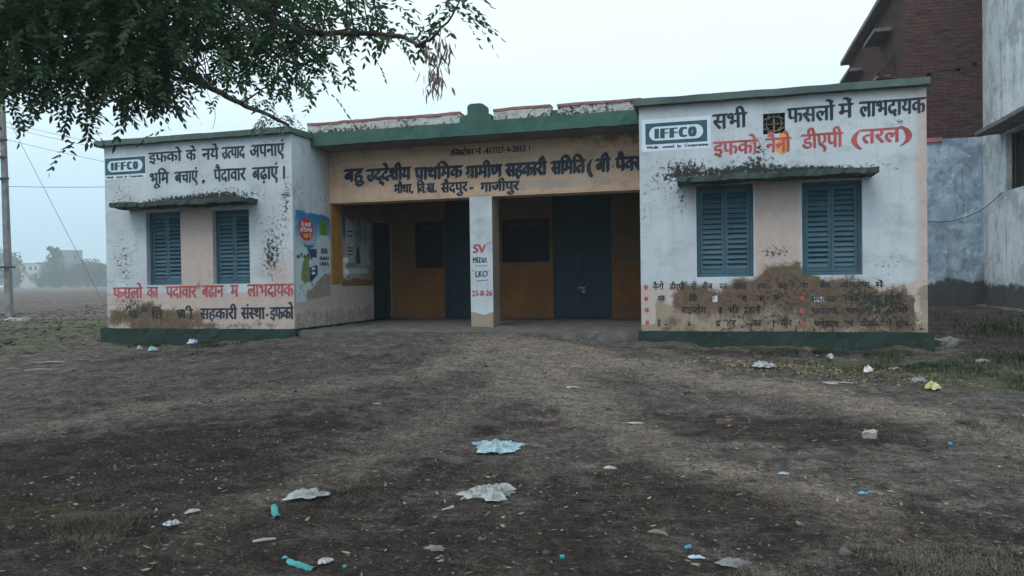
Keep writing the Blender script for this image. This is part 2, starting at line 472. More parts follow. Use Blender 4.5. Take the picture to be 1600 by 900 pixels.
# ================================================================== GROUND
LX0, LX1, RX0, RX1 = -10.698, -6.844, -1.05, 2.754       # the two wings along the facade
H = 3.30
def grow(a, d, end, q):
    out = []; s = d
    while a < end: a += s; s = min(s * q, 40); out.append(a)
    return out
def lay():
    xs = frange(-4.2, 2.6, .036)
    xs = [-4.2 - a for a in grow(0, .05, 620, 1.026)][::-1] + xs + [2.6 + a for a in grow(0, .05, 620, 1.05)]
    ys = frange(-9.1, -4, .034) + frange(-4, 1.2, .05)[1:]
    ys = [-9.1 - a for a in grow(0, .06, 620, 1.12)][::-1] + ys + [1.2 + a for a in grow(0, .06, 620, 1.03)]
    return np.array(xs), np.array(ys)
def zone_masks(X, Y):
    n = fbm(X * .9, Y * .9, 4, 77) - .5
    def e(cx, cy, rx, ry, rot=0):
        c, s = math.cos(rot), math.sin(rot); a, b = X - cx, Y - cy
        return np.exp(-(((a * c + b * s) / rx) ** 2 + ((-a * s + b * c) / ry) ** 2))
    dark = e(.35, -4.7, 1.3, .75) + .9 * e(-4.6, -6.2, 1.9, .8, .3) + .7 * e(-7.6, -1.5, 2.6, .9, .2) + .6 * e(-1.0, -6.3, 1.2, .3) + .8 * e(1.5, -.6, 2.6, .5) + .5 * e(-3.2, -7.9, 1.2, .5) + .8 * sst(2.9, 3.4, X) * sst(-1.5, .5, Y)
    dark = dark + .55 * sst(-5.4, -7.6, Y) + .5 * e(.6, -6.6, 1.0, .3) + .35 * e(-1.9, -5.0, .5, .2)  # soil darkens toward the foreground, partly tree shade put into the colour
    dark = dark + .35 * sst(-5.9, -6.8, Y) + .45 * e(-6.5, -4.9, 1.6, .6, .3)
    light = .55 * e(-3.0, -2.2, 5.0, 1.5) + .6 * e(-2.3, -4.6, 1.0, 1.1) + e(-1.7, -3.6, 1.1, .9) + .8 * e(-4.4, -3.4, 2.2, .35, .5) + .8 * e(-2.9, -4.9, 1.3, .16, .55) + .7 * e(1.3, -3.9, 1.6, .3, -.1) + .6 * e(-4.0, -.5, 3.0, .4) + .6 * e(1.6, -5.1, .6, .25) + .4 * e(-6.8, -3.6, 1.6, .25, .4)
    def track(P, w):
        wx = X + .5 * (fbm(X * 1.1, Y * 1.1, 3, 101) - .5); wy = Y + .5 * (fbm(X * 1.1, Y * 1.1, 3, 102) - .5); m_ = np.full(X.shape, 99.)
        for (a, b), (c, d) in zip(P[:-1], P[1:]):
            t_ = np.clip(((wx - a) * (c - a) + (wy - b) * (d - b)) / ((c - a) ** 2 + (d - b) ** 2), 0, 1); m_ = np.minimum(m_, (wx - a - t_ * (c - a)) ** 2 + (wy - b - t_ * (d - b)) ** 2)
        return np.exp(-m_ / w ** 2)
    T1 = [(-3.2, -.2), (-2.90, -1.48), (-3.34, -3.28), (-4.47, -4.33), (-5.56, -5.21), (-6.6, -6.3)]; T2 = [(-2.4, -.8), (-2.22, -2.99), (-2.35, -4.71), (-2.54, -6.10), (-2.8, -7.6)]
    T3 = [(-2.4, -.4), (-1.74, -1.59), (-.52, -1.94), (.81, -3.18), (1.67, -4.31), (2.5, -5.8)]; T4 = [(-1.9, -1.0), (-1.73, -3.18), (-1.08, -4.19), (-.59, -5.03), (-.08, -5.83), (.7, -6.6)]
    light = .75 * track(T1, .42) + .6 * track(T2, .36) + .9 * track(T3, .42) + .85 * track(T4, .40) + .35 * e(-2.6, -1.6, 3.2, 1.3) + .7 * e(-1.5, -3.6, .6, .5)
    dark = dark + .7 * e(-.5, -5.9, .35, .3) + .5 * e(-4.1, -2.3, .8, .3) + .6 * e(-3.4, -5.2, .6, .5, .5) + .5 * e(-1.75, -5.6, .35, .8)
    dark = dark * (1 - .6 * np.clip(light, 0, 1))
    light = light * (.55 + .9 * (fbm(X * 1.8, Y * 1.8, 4, 91)))
    s = -.73 * X + .68 * (Y + 11)
    green = sst(12., 14.5, s) * sst(-10, -11.5, X) * (.45 + .75 * vnoise(s * .7 + .6 * (vnoise(X * .15, Y * .15, 4) - .5), s * 0, 8)) + e(2.4, -1.6, 1.9, .9) + .7 * e(3.6, -2.6, 1.2, 1.4) + .6 * e(-3.9, -7.5, .9, .35) + .5 * e(.9, -7.6, .9, .35)
    tilled = sst(24, 34, s) * sst(-10, -11.5, X)
    green = green * (1 - .75 * tilled * (.5 + .8 * vnoise(s * .2, s * 0, 19)))
    return np.stack([np.clip(dark + n * .6 * (dark > .05), 0, 1), np.clip(green, 0, 1), np.clip(light, 0, 1)], -1)

def ground_z(x, y):
    z = ground_h(x, y)
    x = np.asarray(x, float); y = np.asarray(y, float)
    inside = sst(LX0 - .2, LX0 + .1, x) * sst(RX1 + .2, RX1 - .1, x) * sst(.12, .5, y) * sst(4.4, 4.0, y)
    bank = sst(LX0 - .5, LX0, x) * sst(LX1 + .5, LX1, x) + sst(RX0 - .4, RX0, x) * sst(RX1 + .5, RX1, x)
    z = z + bank * np.exp(-((y + .12) / .32) ** 2) * .15 * (fbm(x * 2.1, y * 2.1, 3, 111) - .22)
    return z - .5 * inside
def make_ground():
    xs, ys = lay(); X, Y = np.meshgrid(xs, ys); Z = ground_z(X, Y)
    nx, ny = len(xs), len(ys)
    V = np.stack([X, Y, Z], -1).reshape(-1, 3)
    i = np.arange(nx - 1)[None, :] + nx * np.arange(ny - 1)[:, None]
    F = np.stack([i, i + 1, i + nx + 1, i + nx], -1).reshape(-1, 4)
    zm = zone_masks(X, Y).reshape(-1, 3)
    t = NT('dry_soil', .95, .12)
    d, g, l, _ = t.attr('zone')
    big = t.noise(.8, 6); mid = t.noise(4.5, 8, rough=.68); fine = t.noise(26, 8, rough=.72); grit = t.noise(120, 4, rough=.7)
    v = t.map((7, 1.4, 1), (0, 0, R(62)))
    strk = t.noise(2.6, 7, vec=v, rough=.7)
    c = t.mix(t.step(mid, .38, .62), (0.138, 0.121, 0.107), (0.072, 0.063, 0.057))
    c = t.mix(t.step(strk, .48, .72, 0, .55), c, (0.130, 0.124, 0.122))
    ml = t.step(t.math('ADD', l, t.math('ADD', t.math('MULTIPLY', t.math('SUBTRACT', mid, .5), 1.5), t.math('MULTIPLY', t.math('SUBTRACT', strk, .5), 1.2))), .25, .95)
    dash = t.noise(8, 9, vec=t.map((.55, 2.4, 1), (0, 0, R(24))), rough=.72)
    c = t.mix(t.step(dash, .56, .63, 0, .75), c, (0.026, 0.024, 0.023))  # dark dashes paint the shade of crevices into the soil colour
    c = t.mix(t.step(dash, .43, .36, 0, .55), c, (0.165, 0.156, 0.148))
    c = t.mix(ml, c, t.mix(fine, (0.145, 0.128, 0.112), (0.205, 0.182, 0.160)))
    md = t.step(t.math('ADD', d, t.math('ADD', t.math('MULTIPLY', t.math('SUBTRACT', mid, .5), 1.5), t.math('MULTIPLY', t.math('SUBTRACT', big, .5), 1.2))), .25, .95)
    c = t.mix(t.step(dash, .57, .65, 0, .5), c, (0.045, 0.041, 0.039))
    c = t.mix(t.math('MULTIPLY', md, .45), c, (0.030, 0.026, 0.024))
    mg = t.step(t.math('ADD', g, t.math('MULTIPLY', t.math('SUBTRACT', mid, .5), 1.0)), .35, .7)
    c = t.mix(t.math('MULTIPLY', mg, .75), c, t.mix(fine, (0.048, 0.070, 0.032), (0.110, 0.125, 0.060)))
    c = t.mix(t.step(fine, .50, .66, 0, .72), c, (0.020, 0.019, 0.019))
    c = t.mix(t.step(t.noise(33, 8, vec=t.map((1, 2.6, 1), (0, 0, R(-15))), rough=.75), .54, .68, 0, .6), c, (0.17, 0.163, 0.158))
    c = t.mix(t.step(grit, .58, .72, 0, .6), c, (0.20, 0.19, 0.175))
    c = t.mix(t.step(t.noise(75, 4, rough=.8), .42, .30, 0, .7), c, (0.018, 0.017, 0.016))
    c = t.mix(t.step(t.noise(55, 6, rough=.75), .58, .7, 0, .5), c, (0.022, 0.02, 0.019))
    def gain(c, nz, a, b, lo, hi):
        q = t.n('ShaderNodeCombineColor'); v = t.step(nz, a, b, lo, hi)
        for k in range(3): t.set(q.inputs[k], v)
        return t.mix(1.0, c, q.outputs[0], 'MULTIPLY')
    c = gain(c, t.noise(21, 9, vec=t.map((1, 1.7, 1), (0, 0, R(20))), rough=.8), .34, .66, .60, 1.48)
    c = gain(c, t.noise(5.5, 8, vec=t.map((.8, 1.5, 1), (0, 0, R(-8))), rough=.7), .34, .66, .74, 1.28)
    c = gain(c, t.noise(90, 3, rough=.7), .35, .65, .6, 1.5)
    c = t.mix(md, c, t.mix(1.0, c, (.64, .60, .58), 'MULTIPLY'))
    c = t.mix(ml, c, t.mix(1.0, c, (1.18, 1.13, 1.07), 'MULTIPLY'))
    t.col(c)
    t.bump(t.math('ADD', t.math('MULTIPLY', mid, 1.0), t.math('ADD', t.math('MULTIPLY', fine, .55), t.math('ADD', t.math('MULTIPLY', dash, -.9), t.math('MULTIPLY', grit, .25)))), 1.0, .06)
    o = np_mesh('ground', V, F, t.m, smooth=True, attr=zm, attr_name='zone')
    tag(o, kind='structure')
make_ground()
def gz(x, y): return float(ground_z(x, y))

# ================================================================== THE COOPERATIVE BUILDING
bld = thing('cooperative_building', 'long single-storey whitewashed building with two windowed wings, green plinth and open porch', 'building', (0, 0, 0))
WIN_L = [(-9.815, .775, -9.085, 2.075), (-8.425, .78, -7.69, 2.06)]
WIN_R = [(-.245, .785, .540, 2.11), (1.185, .79, 1.958, 2.09)]
VENT = (.683, 2.785, .975, 3.075)
EPS = .0

def mask_left(x, y, z):
    r = (gs(x, z, -10.1, .30, .62, .26, .85) + gs(x, z, -9.5, .12, .6, .18, .8)) * (.55 + .9 * vnoise(x * 4, z * 5, 71)) + gs(x, z, -8.73, .72, .10, .09, .8) + .18 * sst(.5, .1, z) + gs(x, z, -8.9, .18, .5, .16, .42) + gs(x, z, -8.2, .04, 1.5, .06, .35)
    r = np.where(z > .62, r * .6, r)
    w = sst(.66, .56, z) * 1.0 + .95 * sst(-9.10, -9.07, x) * sst(-8.41, -8.44, x) * sst(2.2, 2.1, z) + .28 + gs(x, z, -7.1, .9, .4, .4, .4)
    w = np.where(y > .05, np.maximum(sst(.8, .6, z), sst(.75, 1.25, y) * .85), w)
    b = sst(.30, .0, z) * .35 + gs(x, z, -7.05, .85, .2, .3, .45) + gs(x, z, -10.3, 1.9, .3, .2, .30)
    b = np.where(y > .05, sst(.45, .2, z) * .5, b)
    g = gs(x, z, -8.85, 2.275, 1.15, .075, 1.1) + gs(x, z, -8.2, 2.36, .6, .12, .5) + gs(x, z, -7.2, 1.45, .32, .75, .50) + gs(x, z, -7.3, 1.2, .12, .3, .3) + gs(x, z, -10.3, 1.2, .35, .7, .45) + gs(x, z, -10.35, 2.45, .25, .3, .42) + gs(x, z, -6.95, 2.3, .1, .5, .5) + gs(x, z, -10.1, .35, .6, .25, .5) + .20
    g = g + gs(x, z, -8.5, 2.66, .3, .12, .35)
    return np.stack([r, g, b, w], -1)
def mask_right(x, y, z):
    top = np.interp(x, [-1.1, -.85, -.62, -.45, -.15, .25, .55, .72, .95, 1.15, 1.3, 1.9, 2.05, 2.2, 2.45, 2.75], [.02, .10, .46, .64, .70, .66, .74, .95, 1.03, .99, .76, .78, .70, .66, .72, .35])
    top = top + .16 * (vnoise(x * 2.6, z * 0, 61) - .5) + .10 * (vnoise(x * 8, z * 4, 62) - .5)
    low = np.interp(x, [-1.1, -.7, -.4, .0, .3, .6, .9, 1.3, 2.0, 2.7], [.45, .40, .42, .30, .28, .30, .24, .14, .06, .0]) + .16 * (vnoise(x * 3.3, z * 0, 63) - .5)
    r = np.clip((top - z) * 4.0 + .34, 0, 1) * np.clip(.52 + (z - low) * 2.0, 0, 1) * 1.12
    r = r * np.where(x > 1.6, .85, 1.) * sst(-.78, -.5, x) * np.where(x > 2.62, .2, 1) * (.75 + .5 * vnoise(x * 2.2, z * 3, 64))
    band = np.clip((top - .12 - z) * 5, 0, 1) * sst(-.95, -.7, x) * sst(2.72, 2.6, x)
    r = np.maximum(r, band * (.22 + .42 * vnoise(x * 5, z * 9, 65)))
    r = r + gs(x, z, -.74, .47, .1, .09, .6) + gs(x, z, -.3, .40, .22, .12, .3)
    b = np.clip(.5 + (low + .05 - z) * 5, 0, 1) + gs(x, z, 2.72, 1.2, .07, 1.9, .35) + sst(.05, .0, z) * .8 + sst(3.22, 3.28, z) * .5
    b = b * np.where((x < -.86) & (z > .06), .15, 1)
    b = b + np.where((x > 1.2) & (z < .62), .40, 0)
    gb = .42 * np.clip((top - .05 - z) * 5, 0, 1) * sst(-.6, .2, x)
    w = .9 * sst(2.50, 2.72, x) + .9 * sst(.53, .56, x) * sst(1.195, 1.17, x) * sst(2.2, 2.1, z) + .8 * sst(-.42, -.30, x) * sst(-.22, -.26, x) * sst(1.5, 2.05, z) * sst(2.15, 2.1, z) + sst(3.18, 3.26, z) * .6 + .8 * sst(.75, .6, z)
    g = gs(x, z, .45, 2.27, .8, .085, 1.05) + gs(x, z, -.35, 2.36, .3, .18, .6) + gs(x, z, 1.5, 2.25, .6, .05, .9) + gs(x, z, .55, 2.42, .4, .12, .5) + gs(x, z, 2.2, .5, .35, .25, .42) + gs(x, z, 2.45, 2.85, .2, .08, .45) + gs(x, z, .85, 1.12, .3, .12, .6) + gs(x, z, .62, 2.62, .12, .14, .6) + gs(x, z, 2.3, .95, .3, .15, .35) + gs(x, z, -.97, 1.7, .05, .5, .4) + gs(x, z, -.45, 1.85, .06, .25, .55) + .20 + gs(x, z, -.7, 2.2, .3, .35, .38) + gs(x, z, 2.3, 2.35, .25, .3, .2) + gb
    return np.stack([r, g, b, w], -1)

def wing(x0, x1, wins, mask, inner):
    m = MB()
    holes = [(a - x0, b, c - x0, d) for a, b, c, d in wins]
    if x0 > -5: holes.append((VENT[0] - x0, VENT[1], VENT[2] - x0, VENT[3]))
    m.grid((x0, 0, 0), (1, 0, 0), (0, 0, 1), frange(0, x1 - x0, .06), frange(0, H, .06), holes)
    for a, b, c, d in [(h[0] + x0, h[1], h[2] + x0, h[3]) for h in holes]:      # reveals
        D = .15
        m.grid((a, 0, b), (0, 1, 0), (0, 0, 1), [0, D], frange(0, d - b, .1))
        m.grid((c, D, b), (0, -1, 0), (0, 0, 1), [0, D], frange(0, d - b, .1))
        m.grid((a, 0, b), (1, 0, 0), (0, 1, 0), frange(0, c - a, .1), [0, D])
        m.grid((a, D, d), (1, 0, 0), (0, -1, 0), frange(0, c - a, .1), [0, D])
    hs = []
    if inner > 0:      # left wing: its inner side wall looks onto the porch, with a door
        hs = [(3.02, .0, 3.86, 2.04)]
        m.grid((x1, 0, 0), (0, 1, 0), (0, 0, 1), frange(0, 4.1, .08), frange(0, H, .08), hs)
        m.grid((x0, 4.1, 0), (0, -1, 0), (0, 0, 1), [0, 4.1], [0, H])
    else:
        m.grid((x0, 4.1, 0), (0, -1, 0), (0, 0, 1), frange(0, 4.1, .2), frange(0, H, .2))
        m.grid((x1, 0, 0), (0, 1, 0), (0, 0, 1), frange(0, 4.1, .2), frange(0, H, .2))
    m.grid((x1, 4.1, 0), (-1, 0, 0), (0, 0, 1), [0, x1 - x0], [0, H])
    return m.build('wall', M['white'], bld, mask=mask)
wing(LX0, LX1, WIN_L, mask_left, 1)
wing(RX0, RX1, WIN_R, mask_right, -1)

# parapet coping over each wing
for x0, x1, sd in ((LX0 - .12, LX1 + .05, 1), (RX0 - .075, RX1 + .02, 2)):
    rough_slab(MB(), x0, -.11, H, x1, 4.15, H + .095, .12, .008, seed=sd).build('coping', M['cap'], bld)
# green plinth, proud of the wall
for x0, x1, sd in ((LX0 - .10, LX1 + .05, 3), (RX0 - .04, RX1 + .06, 4)):
    rough_slab(MB(), x0, -.07, -.75, x1, 4.14, 0, .09, .014, seed=sd).build('plinth', M['green'], bld)

# porch floor
fl = rough_slab(MB(), LX1 + .052, .02, -.5, RX0 - .042, 4.0, -.035, .11, .018, seed=7)
fl.build('porch_floor', M['concrete'], bld)

# porch back wall
def mask_back(x, y, z):
    b = sst(1.02, 1.10, z) * .95 + sst(.18, .0, z) * .2
    return np.stack([sst(.25, -.02, z) * .55, .0 * x + .08 + sst(.3, 0, z) * .3, b], -1)
DOORS = [(-5.60, -4.42), (-3.22, -2.0)]
m = MB()
m.grid((LX1, 3.92, -.035), (1, 0, 0), (0, 0, 1), frange(0, RX0 - LX1, .1), frange(0, 3.2, .1), [(a - LX1, 0, b - LX1, 2.54) for a, b in DOORS])
for a, b in DOORS:
    m.grid((a, 3.92, -.035), (0, 1, 0), (0, 0, 1), [0, .12], frange(0, 2.54, .2)); m.grid((b, 4.04, -.035), (0, -1, 0), (0, 0, 1), [0, .12], frange(0, 2.54, .2))
    m.grid((a, 4.04, 2.505), (1, 0, 0), (0, -1, 0), frange(0, b - a, .2), [0, .12])
m.build('porch_back_wall', M['orange'], bld, mask=mask_back)
# porch side linings: right-hand side wall of the porch and the orange strip beside the beam
m = MB(); m.grid((RX0 - .004, 3.92, -.035), (0, -1, 0), (0, 0, 1), frange(0, 2.2, .1), frange(0, 3.2, .1)); m.build('porch_side_wall', M['orange'], bld, mask=mask_back)
m = MB(); m.grid((LX1 + .004, 1.655, 2.06), (0, 1, 0), (0, 0, 1), frange(0, 2.25, .1), frange(0, 1.1, .1)); m.grid((LX1 + .0035, 1.655, .70), (0, 1, 0), (0, 0, 1), frange(0, 1.34, .1), frange(0, 1.36, .1))
m.build('porch_side_lining', M['orange'], bld, mask=mask_back)
m = MB(); m.box(LX1, 1.27, .76, LX1 + .03, 1.65, 2.2); m.build('orange_pilaster', plain_mat('ochre_paint', (.33, .165, .035), (.26, .125, .03), scale=5), bld)

# beam over the porch opening, canopy slab and parapet
def mask_beam(x, y, z):
    g = .06 + gs(x, z, -1.6, 3.0, .8, .2, .4)
    return np.stack([gs(x, z, -1.5, 3.05, 1.0, .14, .45) + sst(3.0, 3.2, z) * .3, g + 0 * x, gs(x, z, -3.0, 2.36, 2.2, .08, .5)], -1)
m = MB(); m.grid((LX1, 1.25, 2.235), (1, 0, 0), (0, 0, 1), frange(0, RX0 - LX1, .08), frange(0, .95, .08)); m.grid((LX1, 1.65, 2.235), (1, 0, 0), (0, -1, 0), frange(0, RX0 - LX1, .2), [0, .4]); m.grid((RX0, 1.65, 2.235), (-1, 0, 0), (0, 0, 1), frange(0, RX0 - LX1, .2), [0, .95])
m.build('beam', M['cream'], bld, mask=mask_beam)
m = MB(); m.grid((-6.60, 1.243, 2.262), (1, 0, 0), (0, 0, 1), frange(0, -1.055 + 6.6, .08), frange(0, .64, .08)); 
m.box(-6.60, 1.2435, 2.258, -1.055, 1.2495, 2.262); m.box(-6.60, 1.2435, 2.902, -1.055, 1.2495, 2.906); m.box(-6.603, 1.2435, 2.258, -6.60, 1.2495, 2.906)
m.build('name_panel', wall_mat('name_panel_paint', (.53, .39, .285), (.47, .35, .26), beige=(.40, .34, .29), brown=(.16, .11, .08)), bld, mask=lambda x, y, z: np.stack([0 * x, .06 + 0 * x, gs(x, z, -2.6, 2.40, 1.8, .14, .75)], -1))
rough_slab(MB(), LX1 + .01, .60, 3.18, RX0 - .004, 4.1, 3.405, .10, .010, seed=11).build('canopy', M['fascia'], bld)
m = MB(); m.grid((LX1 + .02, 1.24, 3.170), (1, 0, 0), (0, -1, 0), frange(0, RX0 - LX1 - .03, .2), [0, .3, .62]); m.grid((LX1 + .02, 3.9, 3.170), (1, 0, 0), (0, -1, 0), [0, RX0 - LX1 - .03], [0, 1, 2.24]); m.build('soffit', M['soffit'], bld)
mp = lambda x, y, z: np.stack([0 * x, .56 + .7 * (vnoise(x * 2.2, z * 3, 5) - .5) + sst(3.47, 3.42, z) * .2, .25 + 0 * x], -1)
for x0, x1 in ((LX1 - .06, -4.05), (-3.47, -2.52), (-2.40, RX0 - .02)):
    q = rough_slab(MB(), x0, .612, 3.40, x1, .80, 3.548, .07, .014, seed=int(x1 * 10)).build('parapet', M['parapet'], bld, mask=mp)
    rough_slab(MB(), x0, .600, 3.548, x1, .82, 3.588, .07, .014, seed=int(x1 * 7)).build('parapet_coping', M['red'], bld)
m = MB(); rough_slab(m, -4.05, .66, 3.405, -3.47, .80, 3.46, .08, .02, seed=3); rough_slab(m, -2.52, .66, 3.405, -2.40, .80, 3.50, .05, .02, seed=4); m.build('broken_parapet', M['fascia'], bld)
# finial on the parapet
m = MB()
prof = [(-.30, .0), (-.30, .09), (-.22, .125), (-.165, .13), (-.165, .25), (-.15, .285), (-.10, .305), (.06, .305), (.12, .285), (.135, .25), (.135, .13), (.24, .115), (.26, .09), (.26, .0)]
m.prism([(-3.76 + a, 3.40 + b) for a, b in prof], .605, .88)
m.build('finial', M['fascia'], bld, bevel=.02)

m = MB(); m.grid((RX0, 4.12, -.5), (-1, 0, 0), (0, 0, 1), [0, RX0 - LX1], [0, 3.7]); m.build('rear_wall', M['parapet'], bld)
# pillar
def mask_pillar(x, y, z):
    e = np.where(y > 1.26, .9, 0)
    return np.stack([sst(.12, -.05, z) * .3, .10 + gs(x, z, -3.9, 2.3, .3, .3, .25) + sst(.2, -.03, z) * .3, e + sst(.30, .16, z) * 1.0 - gs(x, z, -3.9, .25, .12, .09, .6)], -1)
m = MB()
px0, px1, py0, py1 = -4.118, -3.712, 1.238, 1.66
m.grid((px0, py0, -.05), (1, 0, 0), (0, 0, 1), frange(0, px1 - px0, .04), frange(0, 2.285, .04)); m.grid((px1, py0, -.05), (0, 1, 0), (0, 0, 1), frange(0, py1 - py0, .05), frange(0, 2.285, .05))
m.grid((px0, py1, -.05), (0, -1, 0), (0, 0, 1), frange(0, py1 - py0, .1), frange(0, 2.285, .1)); m.grid((px1, py1, -.05), (-1, 0, 0), (0, 0, 1), frange(0, px1 - px0, .1), frange(0, 2.285, .1))
m.build('pillar', M['white'], bld, mask=mask_pillar)

# window sunshades
for x0, x1, z, sd in ((-10.18, -7.52, 2.135, 1), (-.50, 2.08, 2.12, 2)):
    m = MB(); V = []; n = 40
    rough_slab(m, x0, -.46, z, x1, -.002, z + .075, .06, .022, seed=20 + sd)
    o = m.build('sunshade', M['chajja'], bld)
    m2 = MB(); rr = random.Random(sd)
    for k in range(26):            # mortar and moss heaped where the slab meets the wall
        a = x0 + .1 + (x1 - x0 - .2) * rr.random(); s = rr.uniform(.02, .05)
        disc(m2, 0, 0, 0, 0, 0, 3) if False else None
        m2.tube([(a - s * 2, -.03, z + .075), (a, -.04, z + .085), (a + s * 2.5, -.03, z + .075)], [s * .4, s, s * .3], 5)
    m2.build('mortar', plain_mat('mossy_mortar', (.10, .10, .095), (.035, .04, .035), scale=14), o, smooth=True)

# windows: frame, two louvred shutters
def window(w, name_dark=None):
    x0, z0, x1, z1 = w; y = .125; t = .045
    m = MB()
    m.box(x0 + .002, y - .035, z0 + .002, x0 + t, y + .035, z1 - .002); m.box(x1 - t, y - .035, z0 + .002, x1 - .002, y + .035, z1 - .002)
    m.box(x0 + t, y - .034, z1 - t, x1 - t, y + .034, z1 - .002); m.box(x0 + t, y - .034, z0 + .002, x1 - t, y + .034, z0 + t)
    f = m.build('window', M['shutter'], bld, bevel=.004)
    m = MB(); m.box(x0 + .001, y + .04, z0 + .001, x1 - .001, y + .06, z1 - .001); m.build('dark_backing', M['dark'], f)  # near-black plate, the unlit interior put in as colour
    xm = (x0 + x1) / 2
    for a, b in ((x0 + t + .003, xm - .002), (xm + .002, x1 - t - .003)):
        m = MB(); s = .042; za, zb = z0 + t + .004, z1 - t - .004
        m.box(a, y - .022, za, a + s, y + .016, zb); m.box(b - s, y - .022, za, b, y + .016, zb)
        m.box(a + s, y - .021, zb - .06, b - s, y + .015, zb); m.box(a + s, y - .021, za, b - s, y + .015, za + .07)
        rr = random.Random(int(a * 100)); n = 15; lo, hi = za + .07, zb - .06
        for k in range(n):
            zc = lo + (hi - lo) * (k + .5) / n
            ang = R(34 + rr.uniform(-11, 11))
            mt = Matrix.Translation(((a + b) / 2, y - .004, zc)) @ Matrix.Rotation(rr.uniform(-.012, .012), 4, 'Y') @ Matrix.Rotation(-ang, 4, 'X')
            m.box(-(b - a) / 2 + s - .004, -.005, -.048, (b - a) / 2 - s + .004, .005, .048, mat=mt)
        if a < xm - .1: m.box(b - .03, y - .032, zc - .62, b - .012, y - .0225, zc - .50)
        m.build('shutter', M['shutter'], f, bevel=.0025)
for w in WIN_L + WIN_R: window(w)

# ventilator with a cement lattice, stuffed with a nest
m = MB(); x0, z0, x1, z1 = VENT; cx, cz = (x0 + x1) / 2, (z0 + z1) / 2
def ring(m, cx, cz, r, y, w, n=20, a0=0, a1=2 * math.pi):
    P = [(cx + r * math.cos(a0 + (a1 - a0) * i / n), y, cz + r * math.sin(a0 + (a1 - a0) * i / n)) for i in range(n + 1)]
    m.tube(P, w, 5)
ring(m, cx, cz, .105, .03, .011); 
for sx in (-1, 1):
    for sz in (-1, 1): ring(m, cx + sx * .146, cz + sz * .146, .085, .03, .011, 10, math.atan2(-sz, -sx) - .8, math.atan2(-sz, -sx) + .8)
m.tube([(x0, .03, cz - .005), (x1, .03, cz - .005)], .010, 5); m.tube([(cx, .03, z0), (cx, .03, z1)], .010, 5)
vt = m.build('ventilator', plain_mat('dusty_cement', (.17, .16, .14), (.08, .075, .07), scale=18), bld, smooth=True)
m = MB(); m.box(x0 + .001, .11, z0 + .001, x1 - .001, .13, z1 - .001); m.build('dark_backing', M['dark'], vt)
m = MB(); rr = random.Random(5)
for k in range(170):
    a = rr.uniform(0, 6.28); r = rr.uniform(0, .125); p = Vector((cx + r * math.cos(a), rr.uniform(.045, .1), cz + r * math.sin(a))); d = Vector((rr.gauss(0, 1), rr.gauss(0, .2), rr.gauss(0, 1))).normalized() * rr.uniform(.02, .055)
    m.tube([p - d, p + d], .0022, 3, caps=False)
m.build('nest', plain_mat('nest_straw', (.12, .10, .075), (.05, .04, .03), scale=30, bump=0), vt)

# doors
def steel_door(x0, x1, z1, y, parent=bld):
    z0 = -.03; t = .05
    m = MB(); m.box(x0 + t, y + .056, z0, x1 - t, y + .066, z1 - t); m.box(x0 + .002, y, z0, x0 + t, y + .07, z1); m.box(x1 - t, y, z0, x1 - .002, y + .07, z1); m.box(x0 + t, y + .001, z1 - t, x1 - t, y + .069, z1)
    d = m.build('door', M['door'], parent, bevel=.004)
    xm = (x0 + x1) / 2
    for a, b, sg in ((x0 + t + .003, xm - .003, 1), (xm + .003, x1 - t - .003, -1)):
        m = MB(); m.box(a, y + .03, z0 + .02, b, y + .05, z1 - t - .003)
        for q in (a, b - .045): m.box(q, y + .014, z0 + .02, q + .045, y + .03, z1 - t - .003)
        for zz in (z0 + .02, .52, 1.28, 1.98, z1 - t - .06): m.box(a + .045, y + .015, zz, b - .045, y + .03, zz + .045)
        for k in range(1, 4):
            q = a + .045 + (b - a - .09) * k / 4; m.box(q - .006, y + .022, z0 + .065, q + .006, y + .03, z1 - t - .06)
        m.build('door_leaf', M['door'], d, bevel=.003)
    return d, xm
d2, xm = steel_door(-5.60, -4.42, 2.505, 3.95)
d3, xm = steel_door(-3.22, -2.0, 2.505, 3.95)
m = MB(); m.box(xm - .075, 3.952, .575, xm + .05, 3.963, .612); m.tube([(xm - .10, 3.957, .62), (xm - .10, 3.957, .54)], .007, 6); m.tube([(xm + .012 + .022 * math.cos(a), 3.945, .545 + .03 * math.sin(a)) for a in [i * math.pi / 8 for i in range(9)]], .004, 6)
m.box(xm - .02, 3.934, .485, xm + .044, 3.958, .545); m.build('padlock', M['steel'], d3, bevel=.003)
m = MB(); m.tube([(xm - .012, 3.955, 1.30), (xm - .012, 3.94, 1.30)], [.016, .012], 10); m.build('latch_knob', plain_mat('brass_knob', (.3, .26, .12), bump=0, rough=.35), d3)
# side door in the wing wall
m = MB(); xx = LX1 - .06
m.box(xx - .04, 3.022, -.03, xx + .03, 3.07, 2.04); m.box(xx - .04, 3.812, -.03, xx + .03, 3.858, 2.04); m.box(xx - .039, 3.07, 1.99, xx + .029, 3.812, 2.039)
d1 = m.build('door', M['door'], bld, bevel=.004)
m = MB(); m.box(xx - .02, 3.073, -.02, xx, 3.81, 1.987)
for zz in (-.02, .6, 1.3, 1.93): m.box(xx, 3.073, zz, xx + .014, 3.81, zz + .055)
for yy in (3.073, 3.42, 3.755): m.box(xx, yy, -.018, xx + .015, yy + .055, 1.985)
m.build('door_leaf', paint_mat('dark_door_paint', (.012, .030, .042), .05, rough=.6, chip=(.05, .08, .1)), d1, bevel=.003)

